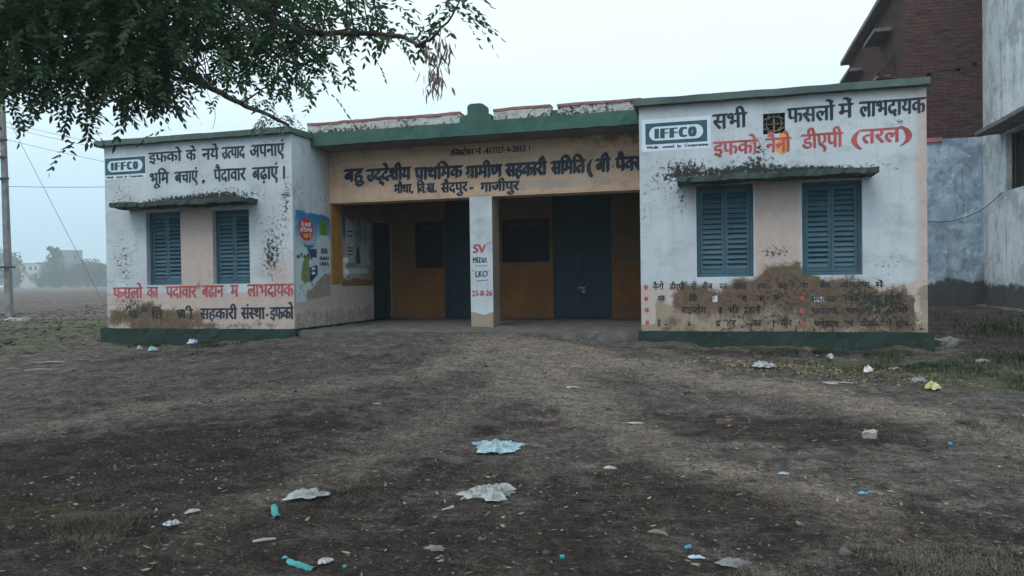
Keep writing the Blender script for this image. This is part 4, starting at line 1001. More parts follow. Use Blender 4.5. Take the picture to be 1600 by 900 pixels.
CLS = "-462,-504,343,9 -534,-699,268,9 -480,-539,396,9 -548,-582,339,9 -449,-502,370,9 -396,-592,360,9 -435,-635,353,9 -584,-543,345,9 -513,-650,343,9 -553,-542,386,9 -470,-653,266,9 -612,-606,291,9 -507,-695,288,9 -675,-566,401,9 -432,-565,341,9 -376,-655,315,9 -602,-548,345,9 -345,-667,289,9 -382,-651,342,9 -611,-599,404,9 -447,-637,338,9 -579,-668,268,9 -458,-599,380,9 -462,-691,278,9 -469,-611,296,9 -450,-764,285,9 -403,-740,257,9 -436,-636,297,9 -373,-721,310,9 -484,-574,354,9 -528,-591,343,9 -489,-711,305,9 -396,-686,342,9 -442,-678,222,9 -426,-680,228,9 -423,-625,282,9 -358,-727,256,9 -424,-593,334,9 -471,-560,405,9 -375,-608,341,9 -404,-659,233,9 -506,-529,363,9 -470,-562,347,9 -586,-595,300,9 -461,-680,309,9 -591,-603,328,9 -444,-555,301,9 -432,-775,230,9 -375,-650,313,9 -627,-614,407,9 -443,-601,371,9 -538,-574,298,9 -368,-698,221,9 -460,-521,338,9 -526,-529,298,9 -394,-633,334,9 -499,-714,231,9 -450,-678,238,9 -472,-516,340,9 -432,-625,328,9 -465,-715,304,9 -490,-590,371,9 -450,-714,222,9 -289,-731,265,9 -460,-739,219,9 -504,-642,278,9 -370,-754,197,9 -547,-612,324,9 -336,-725,315,9 -604,-604,355,9 -407,-732,268,9 -453,-541,318,9 -580,-601,278,9 -336,-739,278,9 -617,-567,398,9 -566,-548,297,9 -565,-539,294,9 -598,-549,306,9 -527,-666,361,9 -328,-692,260,9 -470,-665,354,9 -415,-549,336,9 -412,-572,401,9 -653,-592,334,9 -452,-703,242,9 -461,-631,262,9 -421,-738,226,9 -513,-657,251,9 -684,-583,308,9 -326,-676,253,9 -531,-682,299,9 -375,-740,249,9 -615,-591,396,9 -440,-757,231,9 -440,-636,306,9 -458,-584,349,9 -540,-550,302,9 -342,-672,334,9 -562,-542,330,9 -550,-627,355,9 -507,-735,250,9 -379,-619,357,9 -352,-741,248,9 -362,-748,292,9 -299,-723,278,9 -372,-684,230,9 -398,-699,236,9 -426,-627,250,9 -413,-665,352,9 -623,-563,369,9 -388,-597,376,9 -672,-563,318,9 -511,-702,296,9 -330,-740,208,9 -665,-564,371,9 -511,-521,320,9 -436,-709,227,9 -404,-680,324,9 -291,-729,251,9 -631,-584,319,9 -555,-582,373,9 -537,-640,343,9 -460,-657,234,9 -479,-596,321,9 -457,-526,413,9 -287,-740,258,9 -411,-717,240,9 -655,-579,366,9 -471,-620,272,9 -433,-635,305,9 -587,-639,258,9 -427,-619,295,9 -542,-626,381,9 -541,-542,373,9 -369,-628,311,9 -457,-731,234,9 -326,-694,254,9 -459,-561,309,9 -404,-740,278,9 -530,-692,283,9 -570,-676,345,9 -623,-638,399,9 -690,-579,360,9 -481,-737,279,9 -323,-726,248,9 -507,-512,402,9 -344,-730,266,9 -380,-728,310,9 -465,-610,266,9 -573,-570,272,9 -669,-611,287,9 -511,-576,338,9 -448,-649,266,9 -433,-732,293,9 -723,-578,279,9 -409,-657,314,9 -381,-652,286,9 -330,-720,282,9 -442,-590,379,9 -638,-609,378,9 -518,-704,277,9 -395,-687,321,9 -492,-739,255,9 -477,-576,409,9 -461,-648,272,9 -342,-735,208,9 -499,-665,338,9 -514,-574,343,9 -478,-753,302,9 -620,-632,299,9 -471,-686,251,9 -418,-675,346,9 -622,-640,271,9 -417,-688,325,9 -488,-591,285,9 -627,-622,387,9 -551,-686,289,9 -449,-568,393,9 -426,-732,236,9 -490,-595,272,9 -416,-626,279,9 -471,-596,378,9 -544,-676,298,9 -624,-621,371,9 -483,-595,318,9 -479,-671,291,9 -480,-555,408,9 -723,-576,383,9 -447,-736,279,9 -374,-650,331,9 -523,-643,349,9 -369,-756,219,9 -357,-673,260,9 -382,-721,322,9 -511,-540,344,9 -461,-541,402,9 -352,-717,298,9 -490,-684,238,9 -495,-614,309,9 -600,-545,430,9 -387,-710,325,9 -456,-659,310,9 -543,-630,309,9 -528,-702,264,9 -426,-617,352,9 -486,-726,223,9 -385,-595,348,9 -605,-567,322,9 -671,-591,337,9 -550,-638,368,9 -358,-756,278,9 -522,-629,366,9 -368,-700,238,9 -540,-532,283,9 -490,-671,243,9 -638,-600,328,9 -502,-569,343,9 -536,-657,294,9 -650,-586,394,9 -384,-732,205,9 -512,-587,278,9 -633,-553,430,9 -442,-535,363,9 -685,-561,390,9 -630,-617,305,9 -619,-635,275,9 -554,-562,376,9 -463,-689,253,9 -425,-756,207,9 -573,-599,269,9 -476,-550,349,9 -361,-684,269,9 -366,-666,337,9 -514,-685,248,9 -369,-664,297,9 -532,-635,345,9 -600,-568,404,9 -292,-718,241,9 -437,-676,324,9 -494,-643,368,9 -377,-732,283,9 -559,-528,313,9 -381,-705,303,9 -679,-606,407,9 -494,-737,269,9 -455,-622,255,9 -341,-725,310,9 -437,-775,274,9 -396,-648,321,9 -399,-676,323,9 -405,-659,284,9 -488,-703,235,9 -416,-720,255,9 -431,-558,355,9 -331,-750,282,9 -394,-731,224,9 -379,-656,326,9 -592,-644,367,9 -488,-551,413,9 -465,-640,287,9 -473,-737,289,9 -599,-550,356,9 -445,-561,382,9 -464,-625,360,9 -509,-540,403,9 -488,-746,279,9 -544,-679,276,9 -423,-656,245,9 -330,-653,349,9 -653,-571,276,9 -452,-571,387,9 -611,-661,294,9 -406,-634,323,9 -467,-680,343,9 -360,-710,236,9 -491,-729,256,9 -398,-668,228,9 -349,-690,328,9 -486,-667,295,9 -321,-697,292,9 -418,-591,294,9 -575,-574,318,9 -480,-711,277,9 -422,-677,302,9 -534,-631,334,9 -425,-774,263,9 -517,-632,364,9 -523,-521,399,9 -428,-584,377,9 -315,-712,318,9 -569,-646,286,9 -450,-758,301,9 -476,-663,323,9 -350,-651,278,9 -602,-557,318,9 -542,-595,267,9 -460,-608,290,9 -509,-612,375,9 -493,-724,233,9 -401,-661,268,9 -476,-627,293,9 -666,-613,376,9 -690,-569,392,9 -689,-567,292,9 -416,-703,228,9 -495,-518,438,9 -522,-612,300,9 -426,-703,286,9 -431,-582,365,9 -388,-628,342,9 -385,-735,240,9 -542,-577,329,9 -421,-656,237,9 -504,-583,383,9 -510,-532,340,9 -513,-713,252,9 -597,-635,340,9 -637,-619,402,9 -384,-741,254,9 -662,-619,350,9 -483,-692,271,9 -467,-725,255,9 -410,-704,302,9 -626,-634,360,9 -512,-585,292,9 -363,-620,296,9 -398,-643,363,9 -386,-767,222,9 -347,-703,226,9 -449,-764,222,9 -513,-724,223,9 -428,-692,317,9 -370,-613,302,9 -574,-610,406,9 -388,-582,361,9 -473,-630,278,9 -461,-603,301,9 -636,-560,278,9 -370,-733,283,9 -503,-730,279,9 -394,-735,290,9 -353,-718,309,9 -549,-573,296,9 -529,-547,326,9 -373,-642,303,9 -456,-704,305,9 -604,-655,303,9 -344,-703,252,9 -409,-714,263,9 -366,-668,320,9 -443,-567,343,9 -528,-656,308,9 -499,-515,419,9 -496,-729,227,9 -334,-696,279,9 -646,-564,334,9 -381,-756,249,9 -446,-673,300,9 -388,-703,224,9 -600,-578,328,9 -566,-535,424,9 -622,-588,303,9 -682,-603,294,9 -371,-706,250,9 -445,-506,439,9 -355,-693,294,9 -664,-603,275,9 -512,-708,331,9 -595,-621,326,9 -383,-650,336,9 -463,-756,272,9 -472,-747,284,9 -602,-641,376,9 -651,-604,387,9 -621,-550,400,9 -333,-659,278,9 -585,-567,274,9 -609,-608,343,9 -613,-550,359,9 -468,-704,342,9 -318,-744,234,9 -516,-622,347,9 -639,-632,327,9 -309,-746,268,9 -504,-642,293,9 -547,-670,329,9 -414,-772,256,9 -567,-555,360,9 -350,-671,343,9 -508,-711,301,9 -519,-721,312,9 -387,-620,270,9 -575,-657,379,9 -495,-585,323,9 -420,-603,378,9 -488,-593,337,9 -476,-757,237,9 -561,-594,342,9 -476,-704,298,9 -501,-610,384,9 -622,-601,309,9 -443,-573,379,9 -381,-727,316,9 -511,-708,311,9 -435,-687,271,9 -289,-528,300,7 -286,-607,303,7 -303,-696,271,7 -351,-593,304,7 -268,-616,284,7 -198,-701,269,7 -364,-622,320,7 -284,-698,232,7 -229,-658,318,7 -411,-550,360,7 -338,-657,308,7 -316,-597,336,7 -333,-642,265,7 -262,-643,258,7 -305,-645,254,7 -260,-676,260,7 -298,-524,396,7 -307,-563,361,7 -271,-584,315,7 -414,-553,340,7 -388,-592,334,7 -311,-644,348,7 -386,-548,272,7 -307,-609,367,7 -289,-529,351,7 -243,-711,232,7 -267,-626,340,7 -282,-638,253,7 -279,-722,241,7 -340,-638,296,7 -383,-587,376,7 -313,-551,347,7 -283,-707,232,7 -234,-637,277,7 -313,-656,334,7 -265,-622,277,7 -298,-680,230,7 -335,-617,276,7 -364,-545,362,7 -273,-658,328,7 -318,-566,389,7 -351,-564,289,7 -258,-660,328,7 -276,-670,246,7 -333,-634,335,7 -336,-539,285,7 -296,-619,296,7 -364,-594,372,7 -418,-550,337,7 -296,-648,262,7 -351,-573,297,7 -306,-668,260,7 -289,-585,319,7 -287,-589,315,7 -339,-587,251,7 -323,-581,374,7 -268,-684,278,7 -379,-565,326,7 -290,-615,281,7 -261,-706,231,7 -239,-626,343,7 -318,-594,275,7 -373,-556,275,7 -352,-541,316,7 -234,-708,219,7 -295,-636,293,7 -378,-543,341,7 -249,-688,265,7 -282,-692,292,7 -286,-606,332,7 -352,-538,326,7 -207,-699,276,7 -289,-593,321,7 -265,-685,308,7 -389,-652,223,7 -432,-611,246,7 -380,-643,227,7 -374,-670,233,7 -408,-614,248,7 -402,-636,234,7 -373,-673,225,7 -362,-677,225,7 -403,-636,227,7 -417,-613,246,7 -375,-675,224,7 -370,-654,233,7 -344,-632,259,6 -329,-628,247,6 -389,-530,262,5 -410,-536,259,4 -407,-483,260,5 -451,-433,269,4 -525,-277,288,5 -531,-289,284,5 -530,-247,292,5 -543,-292,282,3 -386,-581,258,5 -269,-653,230,5 -255,-649,234,5 -239,-655,235,5 -272,-633,227,4 -271,-612,225,3 -222,-661,238,5 -210,-657,242,5 -194,-673,243,5 -197,-674,253,6 -184,-681,230,4 -278,-655,245,6 -240,-644,262,6 -225,-640,260,6 -308,-642,270,7 -318,-604,236,4 -331,-566,237,3 -143,-701,232,2 -139,-700,234,2 -150,-693,232,2 -152,-693,242,3 -138,-700,238,2 -295,-846,627,12 -836,-848,457,12 -617,-757,608,12 -693,-883,299,12 -420,-696,600,12 -950,-671,476,12 -326,-742,381,12 -809,-879,451,12 -313,-1042,527,12 -322,-782,344,12 -809,-729,560,12 -524,-879,596,12 -791,-674,532,12 -331,-781,388,12 -386,-1071,403,12 -855,-877,607,12 -887,-908,575,12 -891,-784,520,12 -972,-833,546,12 -676,-954,425,12 -378,-719,570,12 -556,-1091,433,12 -473,-893,649,12 -165,-755,551,12 -704,-487,562,12 -480,-422,495,12 -880,-879,400,12 -798,-1037,417,12 -945,-929,512,12 -866,-637,442,12 -690,-1025,370,12 -213,-753,582,12 -295,-721,445,12 -502,-987,341,12 -287,-921,438,12 -615,-1064,529,12 -727,-544,593,12 -356,-696,336,12 -209,-847,537,12 -254,-823,547,12 -405,-934,414,12 -616,-749,666,12 -237,-657,481,12 -636,-991,592,12 -782,-916,540,12 -728,-976,421,12 -848,-755,624,12 -181,-821,557,12 -263,-839,326,12 -366,-630,397,12 -752,-756,578,12 -365,-1078,497,12 -530,-1063,448,12 -907,-666,469,12 -390,-724,602,12 -551,-874,274,12 -309,-812,366,12 -816,-893,560,12 -815,-596,611,12 -806,-966,608,12 -642,-912,585,12 -626,-926,372,12 -314,-910,635,12 -708,-966,411,12 -635,-992,516,12 -294,-903,441,12 -242,-719,427,12 -585,-441,575,12 -787,-771,576,12 -630,-973,432,12 -447,-1060,547,12 -771,-725,349,12 -928,-854,473,12 -716,-845,276,12 -291,-741,541,12 -625,-640,604,12 -746,-775,313,12 -591,-826,323,12 -326,-677,601,12 -924,-820,345,12 -232,-920,490,12 -648,-964,473,12 -830,-740,652,12 -336,-602,485,12 -219,-738,321,12 -594,-961,513,12 -391,-914,533,12 -898,-979,416,12 -850,-771,444,12 -396,-915,600,12 -471,-662,605,12 -257,-945,519,12 -533,-916,361,12 -589,-666,660,12 -442,-465,502,12 -436,-573,583,12 -298,-879,538,12 -756,-561,478,12 -489,-866,627,12 -630,-996,494,12 -343,-484,477,12 -305,-866,523,12 -754,-753,651,12 -523,-1075,479,12 -430,-856,582,12 -854,-650,613,12 -680,-491,570,12 -299,-669,514,12 -831,-723,644,12 -475,-953,397,12 -676,-509,514,12 -601,-1020,415,12 -551,-930,595,12 -941,-719,478,12 -481,-1045,427,12 -340,-1025,525,12 -213,-731,553,12 -167,-797,506,12 -751,-1003,550,12 -587,-462,487,12 -253,-605,442,12 -726,-939,554,12 -848,-657,613,12 -310,-534,455,12 -929,-600,487,12 -417,-1020,372,12 -894,-812,498,12 -717,-614,632,12 -452,-861,577,12 -556,-966,400,12 -775,-675,595,12 -752,-741,361,12 -232,-850,420,12 -147,-709,424,12 -571,-882,627,12 -204,-885,529,12 -461,-1007,582,12 -685,-631,666,12 -331,-1011,396,12 -627,-916,278,12 -780,-825,287,12 -836,-689,499,12 -201,-593,489,12 -660,-1032,597,12 -798,-662,562,12 -405,-515,441,12 -451,-788,622,12 -740,-1014,532,12 -546,-1006,378,12 -509,-557,632,12 -601,-547,540,12 -826,-761,625,12 -927,-862,362,12 -843,-928,430,12 -871,-751,360,12 -933,-833,591,12 -207,-722,588,12 -208,-704,364,12 -867,-793,559,12 -452,-862,650,12 -761,-529,501,12 -507,-551,498,12 -369,-616,652,12 -464,-976,471,12 -903,-787,330,12 -284,-937,609,12 -622,-962,368,12 -428,-962,565,12 -339,-771,566,12 -795,-899,365,12"

# ================================================================== NEIGHBOURING HOUSES
def brick_mat():
    t = NT('weathered_brick', .95, .1)
    sp = t.n('ShaderNodeSeparateXYZ'); t.t.links.new(t.pos(), sp.inputs[0])
    cb = t.n('ShaderNodeCombineXYZ'); t.set(cb.inputs[0], t.math('ADD', sp.outputs[0], sp.outputs[1])); t.set(cb.inputs[1], sp.outputs[2])
    wv = t.n('ShaderNodeVectorMath', operation='ADD'); t.set(wv.inputs[0], cb.outputs[0])
    nz = t.n('ShaderNodeTexNoise'); nz.inputs['Scale'].default_value = 2.5; t.set(nz.inputs['Vector'], t.pos())
    sc = t.n('ShaderNodeVectorMath', operation='SCALE'); t.set(sc.inputs[0], nz.outputs['Color']); sc.inputs['Scale'].default_value = .13
    t.set(wv.inputs[1], sc.outputs[0])
    bk = t.n('ShaderNodeTexBrick'); t.set(bk.inputs['Vector'], wv.outputs[0])
    bk.inputs['Scale'].default_value = 1.0; bk.inputs['Brick Width'].default_value = .25; bk.inputs['Row Height'].default_value = .083
    bk.inputs['Mortar Size'].default_value = .012; bk.inputs['Mortar Smooth'].default_value = .3; bk.inputs['Bias'].default_value = -.1
    bk.inputs['Color1'].default_value = (.088, .044, .041, 1); bk.inputs['Color2'].default_value = (.062, .036, .036, 1); bk.inputs['Mortar'].default_value = (.040, .030, .030, 1)
    n = t.noise(1.1, 6); f = t.noise(11, 8, rough=.7)
    c = t.mix(t.step(n, .4, .75, 0, .6), bk.outputs['Color'], (.045, .032, .031))
    c = t.mix(t.step(f, .58, .72, 0, .35), c, (.22, .16, .15))
    c = t.mix(t.step(t.noise(2.2, 8, vec=t.map((1.2, 1.2, 9)), rough=.7), .50, .60, 0, .8), c, (.026, .019, .019))
    c = t.mix(t.step(t.noise(3.1, 7, vec=t.map((1.1, 1.1, 7)), rough=.7), .56, .66, 0, .5), c, (.115, .062, .054))
    t.col(c); t.bump(t.math('ADD', t.math('MULTIPLY', bk.outputs['Fac'], -1.0), t.math('MULTIPLY', f, .8)), .8, .02)
    return t.m
M['brick'] = brick_mat()
def plaster_mat(name, c0, c1, damp_z=.5):
    t = NT(name, .95, .1)
    sp = t.n('ShaderNodeSeparateXYZ'); t.t.links.new(t.pos(), sp.inputs[0])
    a = t.noise(1.3, 7, rough=.65); f = t.noise(7, 8, rough=.72); s = t.noise(2.5, 7, vec=t.map((2.6, 2.6, .3)), rough=.7)
    c = t.mix(t.step(a, .35, .65), c0, c1)
    c = t.mix(t.step(s, .5, .72, 0, .75), c, tuple(x * .30 for x in c0))
    c = t.mix(t.step(t.noise(1.5, 9, rough=.72), .46, .66, 0, .62), c, tuple(min(.62, x * 1.9) for x in c0))
    c = t.mix(t.step(t.noise(4.5, 8, vec=t.map((1, 1, .6)), rough=.75), .50, .66, 0, .62), c, tuple(x * .42 for x in c0))
    c = t.mix(t.step(f, .30, .42, .5, 0), c, (.06, .07, .08))
    c = t.mix(t.step(t.noise(1.15, 8, rough=.68), .50, .62, 0, .6), c, tuple(x * .45 for x in c0))
    c = t.mix(t.step(t.noise(6, 8, rough=.75), .56, .66, 0, .5), c, (.55, .60, .63))
    d = t.step(t.math('ADD', sp.outputs[2], t.math('ADD', t.math('MULTIPLY', t.math('SUBTRACT', a, .5), .7), t.math('MULTIPLY', t.math('SUBTRACT', f, .5), .35))), damp_z - .05, damp_z + .05, 1, 0)
    c = t.mix(t.math('MULTIPLY', d, .93), c, t.mix(f, (.028, .028, .03), (.05, .047, .045)))
    t.col(c); t.bump(f, .35, .012)
    return t.m
bh = thing('brick_house', 'tall dark red brick house with a blue-grey plastered ground storey', 'house', (4.34, 8, 0))
def local(o): return Matrix.Translation(-Vector(o.location))
def put(mb, name, mats, parent, **k):
    o = mb.build(name, mats, parent, **k)
    top = parent
    while top.parent: top = top.parent
    if parent == top: o.location = -top.location
    return o
rr = random.Random(3)
m = MB()
m.grid((4.34, 8, 3.87), (1, 0, 0), (0, 0, 1), frange(0, 7.6, .2), frange(0, 3.85, .2), [(1.02, 1.52, 1.13, 1.60), (1.36, 1.62, 1.45, 1.70), (.42, 1.45, .53, 1.53)])
m.grid((4.34, 15.4, 0), (0, -1, 0), (0, 0, 1), frange(0, 7.4, .2), frange(0, 7.72, .2), [(4.9, 5.15, 5.9, 6.2), (1.2, 5.1, 2.2, 6.2)])
m.grid((12, 8, 0), (0, 1, 0), (0, 0, 1), [0, 7.4], [0, 7.72]); m.grid((12, 15.4, 0), (-1, 0, 0), (0, 0, 1), [0, 7.66], [0, 7.72])
for a, b, c, d in ((1.02, 1.52, 1.13, 1.60), (1.36, 1.62, 1.45, 1.70), (.42, 1.45, .53, 1.53)): m.box(4.34 + a - .01, 8.12, 3.87 + b - .01, 4.34 + c + .01, 8.16, 3.87 + d + .01)
put(m, 'brick_wall', M['brick'], bh)
m = MB(); m.box(4.5, 8.3, 4.9, 4.8, 14.5, 6.5); put(m, 'black_interior_box', M['dark'], bh)  # solid near-black box stands in for the unlit rooms behind the openings
m = MB(); m.grid((4.34, 7.985, -.6), (1, 0, 0), (0, 0, 1), frange(0, 7.6, .2), frange(0, 4.47, .2)); m.grid((4.34, 8, 4.470-.6), (1, 0, 0), (0, -1, 0), [0, 7.6], [0, .015]); put(m, 'plastered_wall', plaster_mat('blue_grey_plaster', (.20, .275, .36), (.30, .38, .46), .62), bh)
m = MB(); m.box(4.66, 7.93, 3.80, 5.06, 7.984, 3.90); put(m, 'ledge', M['red'], bh)
rough_slab(m := MB(), 4.10, 7.9, 7.72, 12.1, 15.6, 7.84, .4, .02, seed=31); put(m, 'roof_slab', plain_mat('grey_slab', (.16, .15, .145), scale=5), bh)
slabm = plain_mat('weathered_slab', (.15, .14, .14), (.085, .08, .08), scale=6)
for y0, y1, z in ((9.3, 10.7, 6.86), (13.0, 14.6, 6.86), (9.1, 11.0, 5.62)):
    rough_slab(m := MB(), 3.92, y0, z, 4.338, y1, z + .09, .15, .02, seed=int(y0)); put(m, 'window_ledge', slabm, bh)
m = MB(); m.prism([(4.335, 5.62), (3.95, 5.62), (4.335, 6.25)], 9.1, 9.2); m.prism([(4.335, 5.62), (3.95, 5.62), (4.335, 6.25)], 10.8, 10.9); put(m, 'bracket', M['brick'], bh, fix=True)

wh = thing('plastered_house', 'tall grey-white plastered house with a barred dark window under a sunshade', 'house', (5.9, 5, 0))
m = MB()
m.grid((5.9, 7.984, -.6), (0, -1, 0), (0, 0, 1), frange(0, 6.4, .2), frange(0, 8.1, .2), [(1.355, 3.09, 2.6, 4.28)])
m.grid((5.9, 1.584, -.6), (1, 0, 0), (0, 0, 1), frange(0, 6, .3), frange(0, 8.1, .3)); m.grid((11.9, 1.584, -.6), (0, 1, 0), (0, 0, 1), [0, 6.4], [0, 8.1])
for a, b in ((6.629, 5.384),):
    m.grid((5.9, a, 2.49), (1, 0, 0), (0, 0, 1), [0, .2], [0, 1.19]); m.grid((6.1, b, 2.49), (-1, 0, 0), (0, 0, 1), [0, .2], [0, 1.19]); m.grid((5.9, b, 2.49), (0, 1, 0), (1, 0, 0), [0, a - b], [0, .2]); m.grid((5.9, b, 3.68), (1, 0, 0), (0, 1, 0), [0, .2], [0, a - b])
put(m, 'wall', plaster_mat('white_grey_plaster', (.46, .51, .545), (.54, .59, .63), .50), wh)
m = MB(); m.grid((5.9, 1.584, 7.5), (1, 0, 0), (0, 1, 0), [0, 6], [0, 6.4]); put(m, 'roof', slabm, wh)
m = MB(); m.box(6.105, 5.38, 2.485, 6.13, 6.635, 3.685); w = put(m, 'window', M['dark'], wh)
m = MB()
for k in range(7): q = 5.47 + .165 * k; m.tube([(6.03, q, 2.49), (6.03, q, 3.68)], .008, 6)
m.box(6.01, 5.384, 2.49, 6.05, 5.43, 3.68); m.box(6.01, 6.584, 2.49, 6.05, 6.629, 3.68); m.build('window_bars', M['frame'], w)
rough_slab(m := MB(), 5.42, 4.3, 3.72, 5.898, 6.95, 3.80, .12, .016, seed=8); put(m, 'sunshade', slabm, wh)
rough_slab(m := MB(), 5.72, 1.6, -.5, 5.899, 7.97, .05, .15, .03, seed=9); put(m, 'plinth', plain_mat('grey_plinth', (.14, .14, .14), (.07, .068, .066), scale=5), wh)
# a cable sagging between the two houses
t = thing('cable', 'thin black cable sagging along the blue-grey wall to the window', 'cable', (5.0, 7.9, 1.95))
m = MB(); m.tube([(4.6, 7.93, 2.0), (4.95, 7.93, 1.96), (5.27, 7.93, 1.975), (5.55, 7.9, 2.06), (5.80, 7.8, 2.19), (5.84, 7.3, 2.31), (5.86, 6.7, 2.47)], .009, 5); put(m, 'cord', M['dark'], t)

# ================================================================== POLE AND WIRES
pz = -.55
pl = thing('utility_pole', 'tall weathered concrete utility pole with a cross clamp in the field', 'pole', (-24.03, 9.35, 0))
a_ = math.atan2(9.35 + 10.99, -24.03) 
def pole_mb():
    m = MB(); P = []
    for z, w, d in ((pz, .095, .13), (11.0, .055, .07)): P.append((z, w, d))
    (z0, w0, d0), (z1, w1, d1) = P
    V = [(-w0, -d0, z0), (w0, -d0, z0), (w0, d0, z0), (-w0, d0, z0), (-w1, -d1, z1), (w1, -d1, z1), (w1, d1, z1), (-w1, d1, z1)]
    m.add(V, [(3, 2, 1, 0), (4, 5, 6, 7), (0, 1, 5, 4), (1, 2, 6, 5), (2, 3, 7, 6), (3, 0, 4, 7)])
    return m
o = pole_mb().build('post', plain_mat('pole_concrete', (.22, .22, .215), (.11, .11, .11), scale=3, bump=.3, dist=.02), pl, bevel=.02); o.rotation_euler = (R(.2), R(-.55), R(24))
m = MB(); 
for z, l in ((1.45, .62), (4.55, .35), (5.9, .3), (5.3, .22)):
    m.box(-l * .7, -.24, z - .035, l * .5, -.17, z + .035); m.box(-.18, -.2, z - .03, -.15, .2, z + .03)
o = m.build('clamp', plain_mat('rusty_iron', (.05, .045, .042), bump=0), pl); o.rotation_euler = (0, 0, R(24))
m = MB(); m.box(-1.0, -.05, 10.3, 1.0, .05, 10.42); o = m.build('cross_arm', M['steel'], pl); o.rotation_euler = (0, 0, R(24))
for q in range(3):
    m = MB(); m.tube([(-.9 + .9 * q, 0, 10.42), (-.9 + .9 * q, 0, 10.5), (-.9 + .9 * q, 0, 10.56)], [.05, .07, .02], 8); o = m.build('insulator', M['logoback'], pl); o.rotation_euler = (0, 0, R(24))
def wire(label, P, r=.007, sag=.1, g='overhead wires'):
    t = thing('guy_wire' if 'guy' in label else 'overhead_wire', label, 'wire', P[0], group=g)
    a, b = Vector(P[0]), Vector(P[1]); m = MB()
    m.tube([a.lerp(b, i / 16) - a - Vector((0, 0, 4 * sag * (i / 16) * (1 - i / 16))) for i in range(17)], r, 4)
    m.build('strand', M['frame_w'], t)
M['frame_w'] = plain_mat('wire_grey', (.10, .11, .115), bump=0)
wire('slanting guy wire running from the pole down to the ground', ((-23.9, 9.4, 6.6), (-18.6, 8.33, -.4)), .010, 0, None)
wire('level overhead wire strung from the concrete pole toward the building', ((-24.08, 9.39, 4.31), (-11.5, 7.55, 3.75)), .009, .12)
wire('lower of the slanting far overhead wires beside the left wing', ((-40, 20.0, 9.6), (-24, 22.4, 6.0)), .010, .3)
wire('middle slanting far overhead wire beside the left wing', ((-40, 20.5, 10.25), (-24, 22.8, 6.7)), .010, .3)
wire('upper of the slanting far overhead wires beside the left wing', ((-40, 20.7, 10.5), (-24, 23.0, 6.95)), .010, .3)
t = thing('stone_slab', 'pale stone slab lying at the foot of the utility pole', 'stone', (-23.2, 8.9, gz(-23.2, 8.9)))
rough_slab(m := MB(), -.42, -.2, -.12, .36, .2, .09, .08, .06, seed=4); o = m.build('slab', plain_mat('pale_stone', (.34, .36, .37), (.24, .25, .25)), t); o.rotation_euler = (0, R(-6), R(30))

# ================================================================== THE NEEM TREE IN FRONT
def leaf_mat(name, c0, c1, trans=.25):
    t = NT(name, .6, .3)
    r, g, b, a = t.attr('tint')
    t.col(t.mix(r, c0, c1))
    tr = t.n('ShaderNodeBsdfTranslucent'); t.set(tr.inputs[0], t.mix(r, tuple(x * 1.3 for x in c0), tuple(x * 1.3 for x in c1)))
    mx = t.n('ShaderNodeMixShader'); mx.inputs[0].default_value = trans
    out = [n for n in t.t.nodes if n.type == 'OUTPUT_MATERIAL'][0]
    t.t.links.new(t.b.outputs[0], mx.inputs[1]); t.t.links.new(tr.outputs[0], mx.inputs[2]); t.t.links.new(mx.outputs[0], out.inputs[0])
    return t.m
M['neem'] = leaf_mat('neem_leaf', (.026, .060, .032), (.090, .150, .078), .55)
M['dry'] = leaf_mat('dry_leaf', (.13, .10, .085), (.20, .16, .13), .2)
M['bark'] = plain_mat('neem_bark', (.085, .072, .062), (.035, .03, .027), scale=9, bump=.7, dist=.02)
CL = np.array([[float(q) for q in c.split(',')] for c in CLS.split()]); CL[:, :3] /= 100
rng = np.random.default_rng(11)
def leaflets(base, axis, side, L, W, curl):
    """one leaflet as a folded, curved blade: 6 verts, 4 triangles"""
    n = np.cross(axis, side); n /= np.linalg.norm(n) + 1e-9
    m1 = base + axis * L * .32 + n * curl * L * .02; m2 = base + axis * L * .68 - n * curl * L * .06
    tip = base + axis * L - n * curl * L * .20
    w = side * W
    return [base, m1 + w * .9 + n * W * .3, m1 - w * 1.05 + n * W * .3, m2 + w * .7 + n * W * .25, m2 - w * .8 + n * W * .25, tip]
LF = [(0, 1, 2), (1, 3, 4), (1, 4, 2), (3, 5, 4)]
def compound(base, d, up, L, npairs, lw, ll, V, F, T, tint, droop=1.0, drop=0.0):
    """a pinnate neem leaf drooping from base in direction d"""
    d = d / np.linalg.norm(d)
    pts = []; p = base.copy(); dd = d.copy(); st = L / (npairs + 1)
    rach = [p.copy()]
    for k in range(npairs + 1):
        dd = dd + np.array([0, 0, -1.0]) * droop * .15; dd /= np.linalg.norm(dd); p = p + dd * st; rach.append(p.copy()); pts.append((p.copy(), dd.copy()))
    for k, (q, t) in enumerate(pts):
        s = np.cross(t, np.array([0, 0, 1.0])); s /= np.linalg.norm(s) + 1e-6; nn = np.cross(s, t)
        sides = (1, -1) if k < npairs else (0,)
        for sg in sides:
            if rng.random() < drop: continue
            ax = (t * (.75 + .1 * rng.normal()) + s * sg * .85 + nn * rng.normal() * .18 + np.array([0, 0, -.35])) if sg else t + np.array([0, 0, -.2])
            ax /= np.linalg.norm(ax)
            sd = np.cross(ax, nn + .35 * rng.normal(size=3)); sd /= np.linalg.norm(sd) + 1e-6
            l = ll * rng.uniform(.8, 1.15) * (1 if k > 0 else .8)
            b = len(V); V.extend(leaflets(q, ax, sd, l, lw * rng.uniform(.85, 1.15), rng.uniform(.2, 1.3)))
            F.extend([(b + x, b + y, b + z) for x, y, z in LF]); T.extend([min(1, max(0, tint + rng.normal() * .12))] * 6)
    return rach
tree = thing('neem_tree', 'large neem tree with drooping feathery leaves overhanging the earth yard', 'tree', (-5.9, -8.7, gz(-5.9, -8.7)))
tl = Vector(tree.location)
